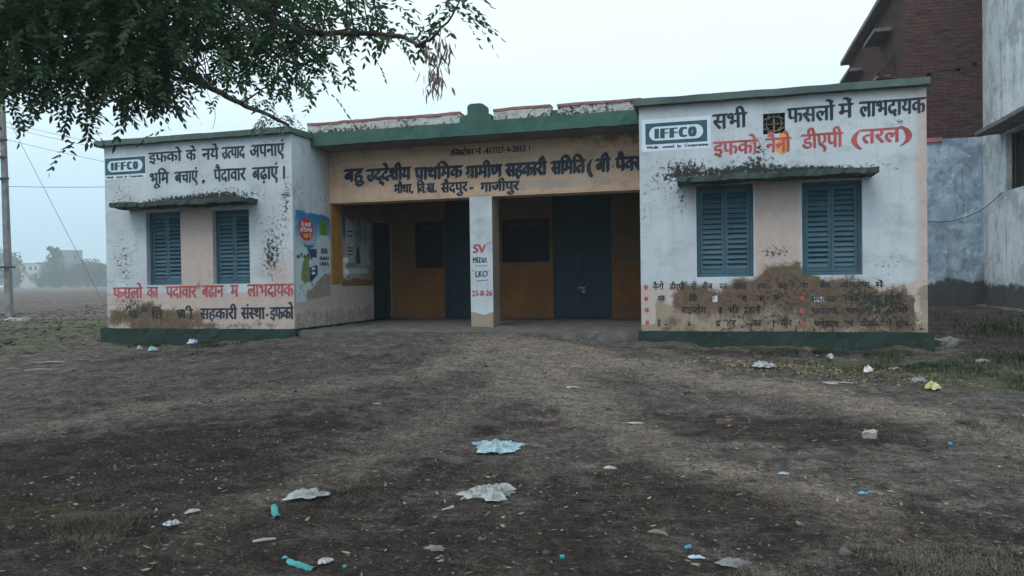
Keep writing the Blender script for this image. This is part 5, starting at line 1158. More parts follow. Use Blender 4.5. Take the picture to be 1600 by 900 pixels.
LIMB_A = [(-5.75, -8.35, 1.75), (-4.95, -7.3, 2.75), (-4.21, -6.32, 2.85), (-4.16, -6.1, 2.66), (-4.36, -5.53, 2.61), (-4.64, -4.78, 2.66), (-4.89, -4.02, 2.72), (-5.12, -3.25, 2.80), (-5.34, -2.48, 2.84)]
LIMB_B = [(-5.75, -8.4, 1.7), (-4.7, -7.4, 2.6), (-3.9, -6.6, 2.95), (-3.22, -6.25, 2.80), (-2.94, -6.39, 2.62), (-2.61, -6.5, 2.49), (-2.3, -6.63, 2.42), (-2.01, -6.76, 2.34), (-1.77, -6.9, 2.25), (-1.65, -6.97, 2.18), (-1.57, -7.0, 2.19), (-1.49, -7.03, 2.23), (-1.42, -7.01, 2.32), (-1.36, -7.04, 2.42)]
LIMB_C = [(-5.85, -8.6, 1.8), (-6.2, -8.2, 3.4), (-6.4, -7.6, 4.9), (-6.1, -7.2, 6.2)]
LIMB_D = [(-5.85, -8.6, 2.0), (-4.9, -8.9, 3.6), (-3.6, -8.9, 4.7), (-2.4, -8.7, 5.2)]
LIMB_E = [(-5.85, -8.5, 2.2), (-5.3, -7.2, 3.6), (-4.8, -6.0, 4.6), (-4.4, -5.0, 5.1)]
LIMB_F = [(-5.85, -8.7, 1.9), (-7.2, -9.0, 3.2), (-8.4, -8.8, 4.3)]
TW1 = [(-3.22, -6.30, 2.62), (-3.17, -6.35, 2.55), (-3.06, -6.32, 2.46), (-2.94, -6.28, 2.38)]
TW3 = [(-4.80, -4.2, 2.71), (-4.36, -4.49, 2.74), (-3.95, -4.9, 2.66)]
def bend(P, n=4):
    P = [Vector(p) for p in P]; out = []
    for i in range(len(P) - 1):
        p0, p1, p2, p3 = P[max(i - 1, 0)], P[i], P[i + 1], P[min(i + 2, len(P) - 1)]
        for k in range(n):
            t = k / n
            out.append(.5 * ((2 * p1) + (p2 - p0) * t + (2 * p0 - 5 * p1 + 4 * p2 - p3) * t * t + (3 * p1 - p0 - 3 * p2 + p3) * t ** 3))
    return out + [P[-1]]
m = MB(); tp = bend([(-5.95, -8.75, tl.z - .3), (-5.92, -8.72, tl.z + .3), (-5.85, -8.65, .9), (-5.86, -8.58, 2.1)])
m.tube([p - tl for p in tp], [.27 - .10 * i / len(tp) + (.1 if i < 2 else 0) for i in range(len(tp))], 12)
m.build('trunk', M['bark'], tree, smooth=True)
limbs = []
for P, r0, r1 in ((LIMB_A, .075, .014), (LIMB_B, .075, .008), (LIMB_C, .10, .02), (LIMB_D, .09, .02), (LIMB_E, .09, .02), (LIMB_F, .09, .02), (TW1, .016, .006), (TW3, .012, .005)):
    q = bend(P); k = len(q)
    jit = [Vector((.012 * (vnoise(i * .7, .0, 3) - .5), .012 * (vnoise(i * .7, 5., 3) - .5), .02 * (vnoise(i * .7, 9., 3) - .5))) for i in range(k)]
    rad = [r0 + (r1 - r0) * min(1, (i / (k - 1)) ** .7) for i in range(k)]
    if P is LIMB_A: rad = [max(.020, .075 - .042 * min(1, i / 10)) - .012 * max(0, (i - 16) / 16) for i in range(k)]
    if P is LIMB_B: rad = [.075 - .047 * min(1, i / 12) if i < 12 else max(.0045, .028 - .0245 * ((i - 12) / (k - 13)) ** .75) for i in range(k)]
    m = MB(); m.tube([p + j - tl for p, j in zip(q, jit)], rad, 8); m.build('branch', M['bark'], tree, smooth=True)
    limbs += [np.array(p) for p in q[3:]]
LP = np.array(limbs)
V, F, T = [], [], []; tw = MB()
for ci, (x, y, z, nl) in enumerate(CL):
    c = np.array([x, y, z]); far = nl >= 12
    d2 = ((LP - c) ** 2).sum(1) + .5 * np.maximum(0, c[2] - LP[:, 2] + .0) ** 2; j = d2.argmin()
    if d2[j] < 9 and d2[j] > .003:
        a = LP[j]; mid = (a + c) / 2 + np.array([0, 0, .12 * math.sqrt(d2[j])])
        r = .004 + .002 * min(2, math.sqrt(d2[j]))
        tw.tube([Vector(a) - tl, Vector(a * .6 + mid * .4 + rng.normal(size=3) * .02) - tl, Vector(mid) - tl, Vector(c) - tl], [r, r * .9, r * .75, .0022], 4, mi=1, caps=False)
    tint = np.clip(rng.normal(.40, .22), 0, 1)
    n = int(nl) + (2 if nl >= 9 else 0)
    for k in range(n):
        a = 2.4 * k + rng.uniform(0, .6); el = rng.uniform(-.55, .45)
        d = np.array([math.cos(a) * math.cos(el), math.sin(a) * math.cos(el), math.sin(el)])
        s = 1.7 if far else 1.0
        b = c + rng.normal(size=3) * (.13 if nl >= 9 else .05 if nl > 3 else .03) * s
        compound(b, d, None, rng.uniform(.20, .32) * s, 4 if far else rng.integers(5, 8), .0100 * s * 1.1, .056 * s * rng.uniform(.7, 1.2), V, F, T, tint + rng.normal() * .1, rng.uniform(.6, 1.7), .06)
# leaf cluster at the tip of the slender branch
for (x, y, z) in ((-1.42, -7.01, 2.33), (-1.40, -7.02, 2.37), (-1.36, -7.04, 2.42), (-1.49, -7.03, 2.24)):
    for k in range(2):
        a = rng.uniform(-2.4, .3); d = np.array([math.cos(a), math.sin(a) * .5, rng.uniform(-.1, .3)])
        compound(np.array([x, y, z]), d, None, .17, 4, .0115, .062, V, F, T, .45, 1.4, .1)
nV = len(V)
V = np.array(V) - np.array(tl)
F = np.array(F); T = np.array(T)
mi = np.zeros(len(F), int)
np_mesh('crown', V, F, M['neem'], tree, mi=mi, attr=np.stack([T, T, T], -1))
tag(tw.build('twig', [M['bark'], M['bark']], tree), kind='stuff')
# withered bunches hanging among the leaves
for P, n, spread in (([(-1.49, -7.03, 2.24), (-1.505, -7.02, 2.16), (-1.52, -7.02, 2.06), (-1.525, -7.02, 1.90)], 115, .040), ([(-2.88, -6.27, 2.43), (-2.87, -6.27, 2.34), (-2.86, -6.27, 2.20)], 40, .02)):
    V, F, T = [], [], []; q = bend(P, 6)
    for k in range(n):
        i = rng.integers(len(q) // 3, len(q)); b = np.array(q[i]) + rng.normal(size=3) * spread * np.array([1, 1, .6])
        ax = np.array([rng.normal() * .25, rng.normal() * .25, -1.]); ax /= np.linalg.norm(ax); sd = np.cross(ax, rng.normal(size=3)); sd /= np.linalg.norm(sd)
        bb = len(V); V.extend(leaflets(b, ax, sd, rng.uniform(.05, .085), rng.uniform(.004, .008), rng.uniform(-1, 2))); F.extend([(bb + x, bb + y, bb + z) for x, y, z in LF]); T.extend([rng.random()] * 6)
    T = np.array(T); np_mesh('dry_leaves', np.array(V) - np.array(tl), np.array(F), M['dry'], tree, attr=np.stack([T, T, T], -1))
    m = MB(); m.tube([p - tl for p in q], .0025, 4); m.build('dry_twig', M['bark'], tree)
m = MB(); m.tube([p - tl for p in bend([(-4.49, -5.15, 2.66), (-4.50, -5.15, 2.55), (-4.44, -5.14, 2.41), (-4.43, -5.15, 2.30), (-4.46, -5.15, 2.22)])], .0022, 4); m.build('hanging_twig', M['bark'], tree)

# ================================================================== FAR VILLAGE EDGE
M['far_leaf'] = leaf_mat('far_foliage', (.012, .028, .018), (.035, .060, .034), .1)
def far_tree(x, y, h, w, label, seed, slim=False):
    t = thing('distant_tree', label, 'tree', (x, y, gz(x, y)), group='hazy trees at the field edge')
    rg = np.random.default_rng(seed)
    h *= 1.8; w *= 1.9
    m = MB(); m.tube([(0, 0, -.3), (.1, 0, h * .3), (.0, .1, h * .62)], [.05 * h * .6, .03 * h * .8, .01 * h], 6); m.tube([(.08, 0, h * .3), (w * .25, .1, h * .6)], [.02 * h, .006 * h], 5); m.tube([(.08, 0, h * .28), (-w * .25, -.1, h * .55)], [.02 * h, .006 * h], 5)
    m.build('trunk', M['bark'], t)
    nb = 13; cb = np.stack([rg.normal(0, w * .20, nb), rg.normal(0, w * .2, nb), rg.uniform(h * .12, h * .82, nb)], -1); rb = rg.uniform(.14, .26, nb) * w
    if slim: cb = np.stack([rg.normal(0, w * .12, nb), rg.normal(0, w * .12, nb), np.linspace(h * .3, h * .95, nb)], -1); rb = np.linspace(.42, .12, nb) * w
    N = 1500; k = rg.integers(0, nb, N); u = rg.normal(size=(N, 3)); u /= np.linalg.norm(u, axis=1)[:, None]
    c = cb[k] + u * rb[k][:, None] * rg.uniform(.5, 1.15, (N, 1)) * np.array([1, 1, .8]); s = rg.uniform(.14, .30, N) * h / 8
    a = rg.normal(size=(N, 3)); b = rg.normal(size=(N, 3)); a /= np.linalg.norm(a, axis=1)[:, None]; b = np.cross(a, b); b /= np.linalg.norm(b, axis=1)[:, None]
    V = np.stack([c + a * s[:, None], c + b * s[:, None] * .6, c - a * s[:, None], c - b * s[:, None] * .6], 1).reshape(-1, 3)
    F = np.arange(4 * N).reshape(-1, 4); T = np.repeat(rg.random(N) * .7 + .3 * (k % 2), 4)
    np_mesh('crown', V, F, M['far_leaf'], t, attr=np.stack([T, T, T], -1))
def dirpos(px, d):       # a spot on the far side of the field, by bearing from the lane
    q = (px - 800) / 1150; f = Vector((-.2655, .964, 0)); r = Vector((.9642, .2653, 0)); p = f * d + r * q * d; return p.x, p.y - 10.99
FT = [(-30, 150, 10.5, 8, 'tall dark hazy tree at the left edge of the frame'), (8, 165, 9.5, 7, 'hazy tree right behind the concrete pole'), (22, 178, 8.5, 6.5, 'broad hazy tree just right of the concrete pole'), (66, 186, 5.5, 6.0, 'low hazy tree right of the far white house'), (86, 176, 10.0, 5, 'slim pointed hazy tree before the far block'), (93, 168, 6.2, 6.5, 'darkest rounded hazy tree below the far block'), (110, 180, 6.4, 7, 'round hazy tree under the right end of the far block'), (124, 182, 6.8, 6.5, 'hazy tree right of the far block'), (138, 176, 7.4, 8, 'wide hazy tree near the left wing of the building'), (152, 184, 7.0, 7, 'hazy tree touching the left wing edge'), (166, 180, 6.6, 7, 'hazy tree half hidden by the left wing'), (48, 196, 4.6, 6, 'low hazy bush below the far white house'), (180, 190, 7.5, 8, 'hazy tree hidden mostly behind the left wing')]
for i, (px, d, h, w, lab) in enumerate(FT):
    x, y = dirpos(px, d * 1.8); far_tree(x, y, h, w, lab, 40 + i, slim=(px == 86))
def far_house(px, d, w, dep, h, label, mat, wins, rot=R(-48), extra=None):
    d *= 1.8; w *= 1.8; dep *= 1.8; h *= 1.8; wins = [tuple(1.8 * q for q in k) for k in wins]
    x, y = dirpos(px, d); t = thing('distant_house', label, 'house', (x, y, gz(x, y)), rotz=-rot * 0 + R(15 + 33))
    m = MB(); m.box(-w / 2, 0, -.5, w / 2, dep, h); m.build('wall', mat, t)
    m = MB(); m.box(-w / 2 - .25, -.3, h, w / 2 + .25, dep + .2, h + .22); m.build('roof', slabm, t)
    for a, b, ww, hh in wins:
        m = MB(); m.box(a - ww / 2, -.03, b, a + ww / 2, .05, b + hh); m.build('window', M['dark'], t)
    if extra: extra(t)
hw = plain_mat('far_white', (.56, .58, .58), scale=1, bump=0); hg = plain_mat('far_grey', (.19, .19, .19), scale=1, bump=0); hb = plain_mat('far_brick', (.22, .13, .11), scale=1, bump=0)
far_house(47, 188, 4.2, 6, 6.2, 'far white house with small dark windows in the haze', hw, [(-1.1, 4.6, .6, .9), (.2, 4.6, .6, .9), (1.3, 2.6, .6, .9), (1.3, 4.6, .5, .9)])
far_house(33, 205, 7.5, 6, 6.6, 'far low brick house left of the white one', hb, [(-2, 4, .9, 1.1), (0, 4, .9, 1.1), (2, 4, .9, 1.1)])
far_house(110, 205, 6.2, 8, 10.2, 'far square grey block standing above the trees', hg, [(-1.6, 7.6, .7, 1.1), (1.4, 7.6, .7, 1.1)])
far_house(78, 215, 6.5, 6, 7.2, 'far pale house between the block and the white house', hg, [(-1.5, 5, .8, 1.1), (1.5, 5, .8, 1.1)])
far_house(150, 210, 8, 6, 6.0, 'far low house nearest the left wing', hg, [(-2, 3.8, .9, 1.1), (1.5, 3.8, .9, 1.1)])

# ================================================================== LITTER: every scrap a thing of its own
def crumple(w, l, h, seed, folds=4.0, rag=.35, n=22, rings=9):
    """a crumpled sheet lying on the ground: uneven outline, sharp folds"""
    rg = np.random.default_rng(seed); V = []; F = []
    for j in range(rings + 1):
        for i in range(n):
            a = 2 * math.pi * i / n; r = (j / rings)
            k = 1 + rag * (2 * float(vnoise(3 * math.cos(a) + seed * 3.1, 3 * math.sin(a) + 7, seed)) - 1) + rag * .5 * (2 * float(vnoise(9 * math.cos(a) + seed, 9 * math.sin(a), seed + 1)) - 1)
            x, y = r * k * math.cos(a), r * k * math.sin(a)
            f1 = abs(2 * float(vnoise(x * folds + 9, y * folds + seed, seed + 2)) - 1); f2 = abs(2 * float(vnoise(x * folds * 2.3, y * folds * 2.3 + 5, seed + 3)) - 1)
            z = h * ((1 - f1) * .75 + (1 - f2) * .35) * (1 - r ** 3 * .8) + .004
            V.append((x * w / 2, y * l / 2, z))
    for j in range(rings):
        for i in range(n): F.append((j * n + i, j * n + (i + 1) % n, (j + 1) * n + (i + 1) % n, (j + 1) * n + i))
    m = MB(); m.add(V, F); return m
def sheet_mat(name, c, c2=None, rough=.45, scale=14):
    t = NT(name, rough, .4); f = t.noise(scale, 6, rough=.7)
    t.col(t.mix(t.step(f, .42, .62), c, c2 or tuple(x * .6 for x in c))); return t.m
def litter(name, label, cat, x, y, mb, mat, rot=0, tilt=0, dz=0.0, part=None):
    o = mb.build(name, mat); o.location = (x, y, gz(x, y) + dz); o.rotation_euler = (tilt, 0, rot)
    return tag(o, label, cat)
BLUE = sheet_mat('pale_blue_film', (.34, .47, .52), (.17, .27, .32)); GREY = sheet_mat('grey_film', (.33, .355, .355), (.13, .145, .145)); WHT = sheet_mat('white_film', (.34, .36, .37), (.15, .16, .165)); TEAL = sheet_mat('teal_foil', (.04, .29, .30), (.025, .17, .185)); FOIL = sheet_mat('silver_foil', (.42, .44, .48), (.12, .13, .16), .3, 40); BRIC = plain_mat('brick_piece', (.125, .08, .072), scale=12); YEL = sheet_mat('yellow_film', (.48, .46, .22), (.32, .32, .16)); PUR = sheet_mat('mauve_film', (.20, .19, .24)); CYAN = sheet_mat('blue_plastic', (.07, .30, .45), (.05, .22, .34)); BONE = plain_mat('pale_chip', (.30, .30, .28), (.19, .185, .17), scale=30); STICK = plain_mat('dry_stick', (.21, .18, .15), (.11, .095, .08), scale=25); DSTICK = plain_mat('dark_stick', (.03, .027, .025)); MUD = plain_mat('muddy_rag', (.20, .20, .20), (.09, .088, .085), scale=20)
litter('plastic_bag', 'pale blue flattened plastic bag, the larger blue one on bare earth', 'bag', -1.64, -5.56, crumple(.36, .34, .060, 1, 5.5, .55, 40, 14), BLUE, .3)
litter('plastic_bag', 'tattered grey plastic bag lying nearest below the pale blue one', 'bag', -1.34, -6.61, crumple(.36, .28, .060, 2, 6, .6, 40, 14), GREY, .2)
litter('torn_paper', 'dirty white crumpled paper on dry grass above the teal strip', 'paper', -2.49, -6.91, crumple(.26, .16, .040, 3, 6, .7, 36, 12), WHT, .5)
def strip(l, w, seed):
    m = MB(); V = []; F = []; n = 12
    for i in range(n + 1):
        for k in range(6):
            u = (k / 5 - .5); V.append((l * (i / n - .5), w * u + .004 * math.sin(i * .5 + seed), .007 + .016 * (1 - 4 * u * u) * (.8 + .2 * math.sin(i * .9 + seed)) + .002 * ((i * 7 + k * 3 + seed) % 3)))
    for i in range(n):
        for k in range(5): a = i * 6 + k; F.append((a, a + 1, a + 7, a + 6))
    m.add(V, F); return m
litter('foil_strip', 'shorter teal wrapper strip lying near the crumpled white paper', 'wrapper', -2.52, -7.19, strip(.22, .042, 1), TEAL, R(-51))
litter('foil_strip', 'longer teal wrapper strip lying beside the small silver wrapper', 'wrapper', -1.99, -7.80, strip(.24, .046, 2), TEAL, R(-22))
litter('foil_wrapper', 'small silver and dark crumpled wrapper beside the longer teal strip', 'wrapper', -1.87, -7.75, crumple(.075, .05, .025, 4, 3), FOIL, .6)
litter('foil_wrapper', 'crumpled silver wrapper at the edge of the dry grass tuft', 'wrapper', -2.99, -7.49, crumple(.10, .07, .028, 5, 3), FOIL, .3)
litter('plastic_bag', 'small bright blue-white bag in front of the green plinth', 'bag', -8.96, -.87, crumple(.17, .12, .09, 6, 2.5), BLUE, .2)
litter('paper_scrap', 'little pale scrap next to the small blue-white bag by the plinth', 'paper', -9.39, -.69, crumple(.10, .08, .08, 7, 2.5), GREY)
litter('milk_packet', 'pointed blue and white packet leaning near the green plinth', 'packet', -8.6, -.35, crumple(.18, .10, .10, 8, 2.2), sheet_mat('packet_print', (.50, .62, .74), (.16, .25, .50)), .5)
litter('plastic_bag', 'white boxy bag lying where the dry leaf drift ends', 'bag', .55, -1.86, crumple(.25, .16, .085, 9, 2.2), WHT, -.2)
litter('snack_packet', 'small white packet with a red patch on the grass', 'packet', 1.65, -1.99, crumple(.13, .10, .09, 10, 2.2), sheet_mat('red_white_print', (.55, .57, .60), (.34, .07, .05), scale=10), .7)
litter('plastic_film', 'pale yellow torn film at the edge of the green grass', 'wrapper', 2.09, -2.79, crumple(.15, .11, .085, 11, 3, .6), YEL, .9)
litter('plastic_film', 'mauve flattened film beside the pale yellow one', 'wrapper', 2.03, -2.50, crumple(.13, .09, .05, 12, 3), PUR)
m = MB(); m.tube([(-.15, .03, .012), (-.05, .045, .015), (.08, .04, .014), (.15, .01, .012)], .008, 5); m.tube([(-.15, .03, .012), (-.09, -.03, .012), (-.02, -.06, .012)], .009, 5)
litter('plastic_strap', 'white bent strap lying at the edge of the grass', 'strap', 1.24, -2.67, m, WHT, .1)
m = MB(); m.tube([(0, 0, 0), (0, 0, .03), (0, 0, .075)], [.022, .033, .036], 12)
litter('paper_cup', 'small white paper cup lying on grass by the green plinth', 'cup', 1.37, -.98, m, WHT, .4, R(70), .03)
litter('paper_scrap', 'white torn paper lying on the dark grassy bank beyond the building corner', 'paper', 3.11, -.95, crumple(.20, .12, .04, 13, 3, .6), WHT, .2)
litter('plastic_piece', 'light blue flat scrap alone on bare earth beside the worn track', 'plastic', .41, -6.0, crumple(.062, .05, .012, 14, 2), sheet_mat('light_blue', (.26, .40, .50)))
m = crumple(.05, .035, .02, 15, 2)
litter('snack_packet', 'blue ended wrapper lying next to thin grey paper', 'wrapper', .83, -6.30, m, CYAN)
litter('paper_scrap', 'grey thin paper trailing from the blue ended wrapper', 'paper', .90, -6.27, crumple(.075, .03, .01, 16, 2), MUD)
litter('bottle_cap', 'tiny bright blue cap on earth beyond the white stone', 'cap', 1.62, -5.08, (lambda m: (m.tube([(0, 0, 0), (0, 0, .014)], .015, 12), m)[1])(MB()), CYAN)
litter('plastic_piece', 'bent bright blue scrap above a pale blue folded one', 'plastic', -.15, -7.24, strip(.05, .016, 5), CYAN, R(60), R(25))
litter('plastic_piece', 'pale blue folded scrap under the bent bright blue one', 'plastic', -.10, -7.33, crumple(.095, .03, .014, 17, 3), BLUE, .1)
litter('rag', 'muddy grey rag spread on earth beside the pale blue folded scrap', 'rag', .06, -7.38, crumple(.17, .11, .022, 18, 4, .5), MUD, .2)
litter('brick_piece', 'flat red brick piece on the pale track', 'brick', -1.41, -4.70, rough_slab(MB(), -.065, -.05, -.02, .065, .05, .03, .03, .02, seed=1), BRIC, .3)
litter('brick_piece', 'dull brick piece lying in the dark damp patch', 'brick', .07, -4.56, rough_slab(MB(), -.06, -.045, -.02, .055, .05, .035, .03, .025, seed=2), BRIC, -.4)
litter('plastic_film', 'curled clear film lying a step from the large pale blue bag', 'wrapper', -.70, -5.99, crumple(.09, .05, .02, 19, 2, .3), GREY)
m = MB(); m.tube([(-.05, 0, .008), (0, .004, .012), (.05, -.004, .008)], [.005, .007, .004], 6); litter('stick', 'short dark stick lying near the tattered grey bag', 'stick', -.76, -6.66, m, DSTICK, -.15)
m = MB(); m.tube([(-.06, 0, .01), (0, .003, .013), (.06, 0, .012)], [.008, .010, .006], 6); litter('stick', 'pale split stick between the two teal strips', 'stick', -2.33, -7.58, m, BONE, .55)
m = MB(); m.tube([(-.035, 0, .008), (.02, .004, .012), (.04, .01, .012)], [.004, .009, .012], 6); litter('stick', 'stubby pale twig lying near the tattered grey bag', 'stick', -1.53, -6.94, m, BONE, .7)
litter('paper_scrap', 'thin white scrap at the edge of the dark patch', 'paper', -.66, -4.60, crumple(.15, .06, .014, 20, 2, .4), WHT)
litter('stone', 'white blocky stone on bare earth, the only large one', 'stone', 1.12, -4.92, rough_slab(MB(), -.05, -.03, -.02, .05, .03, .035, .025, .03, seed=6), BONE, .2)
litter('concrete_lump', 'broken grey concrete lump at the corner of the green plinth', 'rubble', 3.22, 1.0, rough_slab(MB(), -.16, -.11, -.05, .15, .10, .09, .05, .05, seed=7), plain_mat('rubble', (.16, .16, .155)), .5)
litter('bottle_cap', 'tiny teal cap lying alone on bare earth', 'cap', -.73, -7.49, (lambda m: (m.tube([(0, 0, 0), (0, 0, .012)], .012, 12), m)[1])(MB()), TEAL)
litter('bottle_cap', 'tiny teal cap beside the silver wrapper at the bottom', 'cap', -1.75, -7.78, (lambda m: (m.tube([(0, 0, 0), (0, 0, .012)], .010, 12), m)[1])(MB()), TEAL)
litter('paper_scrap', 'whitish trampled scrap pressed into the pale track', 'paper', -1.45, -3.44, crumple(.17, .10, .014, 21, 4, .5), GREY)
for i, (lab, x, y, l, ro) in enumerate((('long pale stick on the earth at the far left', -9.74, -2.08, .42, .35), ('second pale stick at the very left edge', -9.85, -2.64, .30, .3), ('thin pale stick below the long one at far left', -9.15, -2.83, .34, .5), ('short pale stick left of centre below the plinth', -7.24, -3.19, .2, .5))):
    m = MB(); m.tube([(-l / 2, 0, .02), (0, .01, .03), (l / 2, -.01, .022)], [.008, .013, .007], 6); litter('stick', lab, 'stick', x, y, m, BONE if i % 2 == 0 else STICK, ro)
litter('paper_scrap', 'small white fleck of paper alone on the earth before the porch', 'paper', -3.17, -4.46, crumple(.09, .05, .012, 22, 3), WHT)
litter('plastic_film', 'half buried clear film in dark soil below the tattered grey bag', 'wrapper', -1.39, -7.50, crumple(.10, .05, .016, 23, 4, .6), MUD)
litter('paper_scrap', 'tilted white scrap just beyond the silver wrapper by the dry grass', 'paper', -2.96, -7.36, crumple(.09, .035, .02, 24, 3), WHT, .9)
litter('dry_pod', 'brown dry curved pod lying on the dark soil', 'pod', -.30, -7.05, (lambda m: (m.tube([(-.06, 0, .012), (-.02, .01, .018), (.03, .005, .016), (.055, -.01, .01)], [.004, .013, .011, .004], 6), m)[1])(MB()), STICK, -.2)
litter('paper_scrap', 'grey paper on the grass near the red patched packet', 'paper', 1.98, -1.75, crumple(.14, .08, .03, 25, 3, .5), GREY)

# ================================================================== COUNTLESS SMALL STUFF ON THE GROUND
def scatter_blades(name, patches, seed, mat):
    rg = np.random.default_rng(seed); Vs = []; Ts = []
    for cx, cy, rx, ry, n, h, w, lean, t0 in patches:
        a = rg.uniform(0, 2 * np.pi, n); r = np.abs(rg.normal(0, .62, n)); x = cx + rx * r * np.cos(a); y = cy + ry * r * np.sin(a)
        keep = (fbm(x * 3.4, y * 3.4, 3, seed) > .42 + .16 * r); x, y = x[keep], y[keep]; n = len(x)
        z = ground_z(x, y); az = rg.uniform(0, 2 * np.pi, n); hh = h * rg.uniform(.4, 1.3, n); ln = lean * rg.uniform(.2, 1.4, n) * hh; ww = w * rg.uniform(.6, 1.3, n)
        d = np.stack([np.cos(az), np.sin(az)], -1); s = np.stack([-np.sin(az), np.cos(az)], -1)
        b0 = np.stack([x + s[:, 0] * ww, y + s[:, 1] * ww, z - .004], -1); b1 = np.stack([x - s[:, 0] * ww, y - s[:, 1] * ww, z - .004], -1)
        m = np.stack([x + d[:, 0] * ln * .4, y + d[:, 1] * ln * .4, z + hh * .65], -1); sw = np.stack([s[:, 0] * ww, s[:, 1] * ww, 0 * ww], -1) * .7
        tp = np.stack([x + d[:, 0] * ln, y + d[:, 1] * ln, z + hh * .95 - ln * .35], -1)
        Vs.append(np.stack([b0, b1, m - sw, m + sw, tp], 1).reshape(-1, 3)); Ts.append(np.repeat(np.clip(t0 + rg.normal(0, .25, n), 0, 1), 5))
    V = np.concatenate(Vs); T = np.concatenate(Ts); n = len(V) // 5; k = 5 * np.arange(n)[:, None]
    F = np.concatenate([k + np.array([[0, 1, 2]]), k + np.array([[0, 2, 3]]), k + np.array([[3, 2, 4]])], 0)
    return tag(np_mesh(name, V, F, mat, attr=np.stack([T, T, T], -1)), kind='stuff')
scatter_blades('dry_grass', [(-3.5, -7.6, .95, .42, 5200, .034, .0015, 1.9, .55), (-3.9, -7.2, .9, .45, 2600, .03, .0015, 1.9, .4), (-2.36, -6.80, .45, .24, 1700, .026, .0014, 2.0, .55), (1.0, -7.35, .75, .38, 4600, .042, .0016, 1.6, .6), (.3, -7.55, .5, .2, 1200, .04, .0017, 1.2, .7), (.2, -6.2, 1.6, .6, 2200, .022, .0016, 1.5, .5), (1.9, -4.4, .7, .5, 1500, .04, .002, 1.2, .6), (1.4, -5.6, .6, .25, 1100, .035, .002, 1.2, .6), (-1.4, -6.0, 2.2, 1.0, 2600, .018, .0015, 1.8, .5), (-3.0, -6.2, 1.6, .8, 1400, .02, .0015, 1.8, .5), (1.7, -2.3, 1.3, .35, 2000, .06, .0028, 1.2, .8), (-7.6, -1.6, 2.2, .8, 1800, .05, .003, 1.5, .4)], 5, leaf_mat('dry_grass_blade', (.045, .041, .032), (.125, .115, .085), .1))
scatter_blades('grass', [(2.3, -1.5, 1.7, .9, 9000, .07, .003, .9, .4), (3.4, -2.4, 1.0, 1.2, 6000, .08, .003, .9, .45), (3.6, -.6, .8, .8, 2600, .10, .004, .9, .3), (1.3, -.55, 1.7, .35, 3000, .06, .003, .9, .3), (-12.8, .6, 2.0, 1.0, 6000, .06, .004, 1, .55), (-15.5, 3.6, 2.8, 1.8, 9000, .06, .006, 1, .6), (-20, 8, 4, 3, 7000, .06, .008, 1, .6), (-9.0, -.25, 1.5, .18, 3200, .07, .004, 1, .3), (-8, -.5, 1.2, .3, 1500, .05, .003, 1, .25), (4.6, 3.0, 1.1, 2.4, 2600, .12, .006, .9, .2)], 6, leaf_mat('green_grass_blade', (.022, .034, .018), (.075, .085, .045), .15))
def scatter_bits(name, n, box, size, seed, mat, flat=.5, dens=None, tmean=.5):
    rg = np.random.default_rng(seed); x = rg.uniform(box[0], box[1], n); y = box[2] + (box[3] - box[2]) * rg.random(n)
    if dens is not None: k = rg.random(n) < dens(x, y); x, y = x[k], y[k]; n = len(x)
    s = size * np.exp(np.clip(rg.normal(0, .45, n), -1, .55)); z = ground_z(x, y)
    base = np.array([[1, 0, 0], [.3, .9, 0], [-.8, .5, 0], [-.8, -.6, 0], [.35, -.95, 0], [.1, .05, 1], [0, 0, -.6]])
    a = rg.uniform(0, 6.28, n); ca, sa = np.cos(a), np.sin(a); st = rg.uniform(.6, 1.5, n)
    B = base[None] * (1 + .35 * rg.normal(size=(n, 7, 1))) * s[:, None, None]
    X = B[..., 0] * st[:, None]; Y = B[..., 1] / st[:, None]; Z = B[..., 2] * flat
    V = np.stack([x[:, None] + X * ca[:, None] - Y * sa[:, None], y[:, None] + X * sa[:, None] + Y * ca[:, None], z[:, None] + Z], -1).reshape(-1, 3)
    f = np.array([[0, 1, 5], [1, 2, 5], [2, 3, 5], [3, 4, 5], [4, 0, 5], [1, 0, 6], [2, 1, 6], [3, 2, 6], [4, 3, 6], [0, 4, 6]])
    F = (7 * np.arange(n)[:, None, None] + f[None]).reshape(-1, 3); T = np.repeat(np.clip(rg.normal(tmean, .28, n), 0, 1), 7)
    return tag(np_mesh(name, V, F, mat, attr=np.stack([T, T, T], -1)), kind='stuff')
def bit_mat(name, a, b): 
    t = NT(name, .9, .15); r, *_ = t.attr('tint'); t.col(t.mix(r, a, b)); return t.m
scatter_bits('soil_clods', 16000, (-9, 4, -8.8, -.1), .0085, 1, bit_mat('clod', (.040, .037, .036), (.135, .128, .124)), .55)
scatter_bits('coarse_clods', 420, (-9, 4, -8.8, -.3), .024, 2, bit_mat('coarse_clod', (.040, .037, .036), (.105, .10, .097)), .5)
scatter_bits('field_clods', 9000, (-30, -10.8, -2, 22), .05, 3, bit_mat('field_clod', (.045, .04, .035), (.12, .11, .10)), .5)
scatter_bits('pebbles', 1700, (-6.5, 3.5, -8.8, -.5), .0055, 4, bit_mat('pebble', (.12, .115, .105), (.34, .33, .29)), .5, lambda x, y: .35 + .65 * (vnoise(x * 1.2, y * 1.2, 3) > .5))
scatter_bits('pale_crumbs', 240, (-4.6, -2.4, -7.9, -5.6), .0065, 5, bit_mat('crumb', (.20, .19, .155), (.40, .38, .31)), .5)
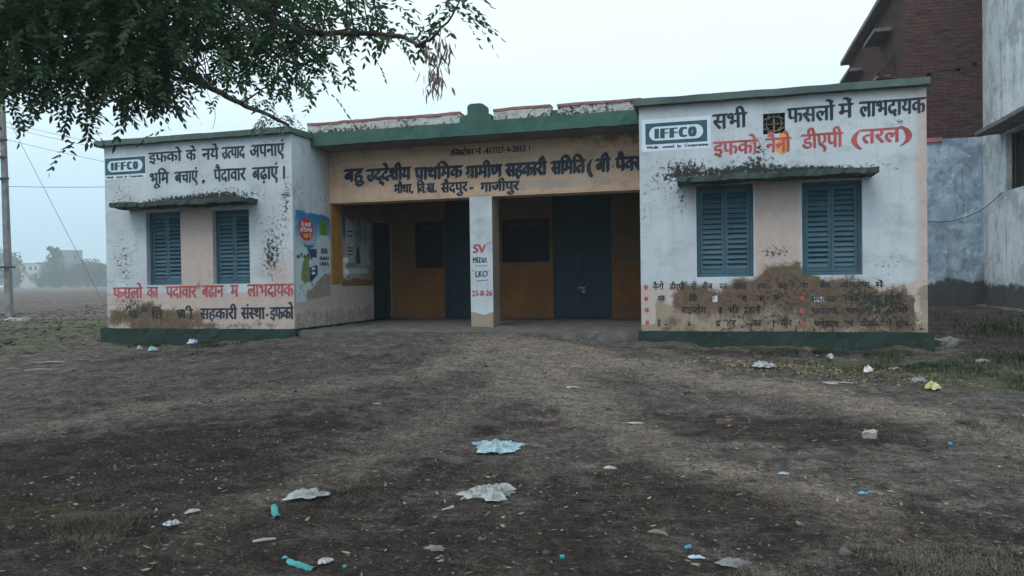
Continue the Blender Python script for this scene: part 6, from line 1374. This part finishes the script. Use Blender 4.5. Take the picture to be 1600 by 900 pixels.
def scatter_leaves(name, n, f, seed, mat, L=.045):
    rg = np.random.default_rng(seed); x, y = f(rg, n); z = ground_z(x, y); V = []; F = []; T = []
    for i in range(n):
        a = rg.uniform(0, 6.28); ax = np.array([math.cos(a), math.sin(a), rg.uniform(-.1, .35)]); ax /= np.linalg.norm(ax); sd = np.cross(ax, np.array([rg.normal() * .4, rg.normal() * .4, 1])); sd /= np.linalg.norm(sd)
        b = len(V); V.extend(leaflets(np.array([x[i], y[i], z[i] + .008]), ax, sd, L * rg.uniform(.6, 1.3), L * rg.uniform(.10, .2), rg.uniform(-1, 1))); F.extend([(b + p, b + q, b + r) for p, q, r in LF]); T.extend([rg.random()] * 6)
    T = np.array(T); return tag(np_mesh(name, np.array(V), np.array(F), mat, attr=np.stack([T, T, T], -1)), kind='stuff')
scatter_leaves('fallen_leaves', 1500, lambda r, n: (r.uniform(-5.5, 3, n), r.uniform(-8.6, -.5, n)), 7, leaf_mat('fallen_leaf', (.07, .055, .04), (.26, .235, .18), .1))
scatter_leaves('leaf_drift', 1500, lambda r, n: ((lambda q: (-.4 + 2.6 * q + r.normal(0, .25, n), -1.35 - 1.0 * q + r.normal(0, .22, n)))(r.random(n))), 8, leaf_mat('drift_leaf', (.10, .075, .045), (.30, .24, .16), .1), .055)
scatter_leaves('husk_line', 420, lambda r, n: (r.uniform(-3.5, -1.9, n), r.normal(.03, .05, n) * 1), 9, leaf_mat('husk', (.17, .13, .075), (.34, .28, .17), .1), .05)

# ================================================================== HAZE: the humid air between here and the village
m = MB(); m.box(-640, -640, -4, 640, 640, 24)
hz = m.build('haze', None); hz.data.materials.clear()
hm = bpy.data.materials.new('haze_air'); hm.use_nodes = True; ht = hm.node_tree; ht.nodes.clear()
ho = ht.nodes.new('ShaderNodeOutputMaterial'); pv = ht.nodes.new('ShaderNodeVolumePrincipled')
pv.inputs["Color"].default_value = (.84, .95, 1.0, 1); pv.inputs["Density"].default_value = HAZE; pv.inputs['Anisotropy'].default_value = .2
ht.links.new(pv.outputs[0], ho.inputs['Volume']); hz.data.materials.append(hm)
tag(hz, kind='stuff')
